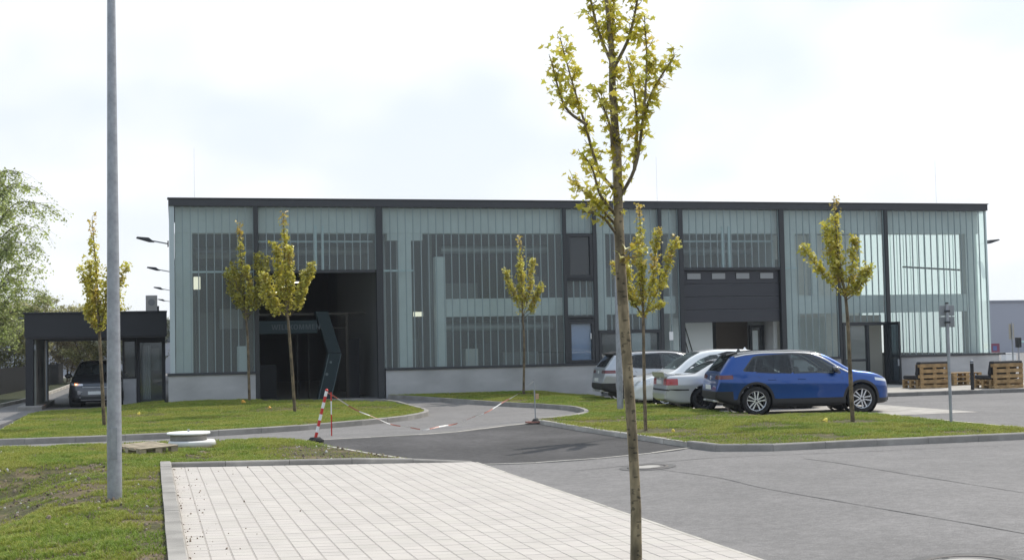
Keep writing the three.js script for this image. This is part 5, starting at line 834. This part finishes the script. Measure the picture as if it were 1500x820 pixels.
// ---------- far right street ----------
{
  const h = thing('warehouse', 'long low grey warehouse across the street', 'building', [78, 0, -70]);
  part('wall', bx(-26, 40, -.9, 4.9, -12, 0), M(.36, .37, .42, .8), h); part('roof_edge', bx(-26.1, 40.1, 4.9, 5.1, -12.1, .1), M(.25, .26, .3, .7), h);
  for (let i = 0; i < 6; i++) part('wall_panel_joint', bx(-22 + i * 4, -21.94 + i * 4, -.5, 4.89, .001, .03), M(.3, .31, .36, .7), h);
  part('window', bx(-13.6, -12, 1.8, 3.2, .01, .06), M(.12, .12, .14, .2), h);
  const v = thing('utility_cabinet', 'low white utility cabinet at the far street', 'cabinet', [52.6, 0, -30], .3); part('casing', rbx(-.5, .5, .05, .58, -.2, .2, .02), MAT.white, v); part('lid', rbx(-.53, .53, .582, .64, -.23, .23, .01), tint(MAT.white, .8), v); part('foot', bx(-.45, .45, -.05, .049, -.15, .15), MAT.concrete, v);
  const p = thing('advert_board', 'dark red and blue advert board at the far street', 'sign', [52.2, 0, -30.8]); part('panel', bx(-.25, .3, .62, 1.25, -.05, .05), M(.20, .05, .09, .6), p); part('print', bx(-.2, .1, .8, 1.1, .051, .055), M(.10, .13, .30, .6), p); part('post', bar([0, -.1, 0], [0, .62, 0], .04), MAT.steel, p);
  const q = thing('advert_board', 'small pale and yellow board by the hall corner', 'sign', [48.9, 0, -27]); part('panel', bx(-.18, .18, .6, 1.0, -.05, .05), M(.7, .6, .6, .6), q); part('header', bx(-.18, .18, 1.005, 1.3, -.05, .05), M(.6, .42, .12, .6), q); part('post', bar([0, -.1, 0], [0, .6, 0], .04), MAT.steel, q);
}
// ---------- far left ----------
{
  const f = thing('slat_fence', 'black vertical slat fence along the lane left of the carport', 'fence', [0, 0, 0]); const A = [-7.6, -6], B = [-5.3, -44], L = Math.hypot(B[0] - A[0], B[1] - A[1]), slats = [], n = 250, a = Math.atan2(B[0] - A[0], B[1] - A[1]);
  for (let i = 0; i < n; i++) { const u = (i + .5) / n, g = bx(-.012, .012, .05, 1.25, -.055, .055).rotateY(a).translate(lerp(A[0], B[0], u), 0, lerp(A[1], B[1], u)); part('slat', g, MAT.black, f); }
  for (let i = 0; i <= 15; i++) { const u = i / 15; part('post', bx(-.04, .04, -.1, 1.32, -.04, .04).translate(lerp(A[0], B[0], u) - .07, 0, lerp(A[1], B[1], u)), MAT.black, f); }
  for (const y of [.3, 1.05]) part('rail', bar([A[0] - .03, y, A[1]], [B[0] - .03, y, B[1]], .02), MAT.black, f);
  sheet('verge', [[-7.4, -6], [-5.5, -6], [-4.9, -14], [-4.5, -44], [-5.25, -44]], .07, M(.13, .19, .05, 1, { map: T.soil }), 4, 'grass verge along the slat fence', 'grass');
  sheet('verge', [[-30, -8], [-7.7, -8], [-5.4, -44], [-5, -60], [-30, -60]], .06, M(.13, .17, .06, 1, { map: T.soil }), 4, 'rough grass behind the slat fence', 'grass');
  const k = struct('kerb', 'pale kerb of the verge by the slat fence', 'kerb'); kerbRow(k, 'kerb_stone', smoothPath([[-5.45, -6], [-4.85, -14], [-4.45, -44]], 2).reverse(), .14, .12, 1.5, EDGE);
  const k2 = struct('kerb', 'pale kerb between the carport lane and outer lane', 'kerb'); kerbRow(k2, 'kerb_stone', smoothPath([[-3.4, -15.5], [-3.2, -24], [-3.0, -44]], 2).reverse(), .2, .12, 1.5, EDGE);
  const h = thing('warehouse', 'pale grey hall far behind the birch trees', 'building', [-28, 0, -74]); part('wall', bx(-30, 38, -.9, 4.3, -10, 0), M(.42, .43, .46, .8), h); part('roof_edge', bx(-30.1, 38.1, 4.3, 4.55, -10.1, .1), M(.3, .31, .33, .7), h); for (let i = 0; i < 8; i++) part('window', bx(-6 + i * 5, -3.5 + i * 5, 2.6, 3.6, .01, .05), M(.1, .11, .12, .2), h);
}
scene.fog = new THREE.FogExp2(new THREE.Color().setRGB(.86, .92, 1), .0003);
shadows(scene);
renderer.render(scene, camera);
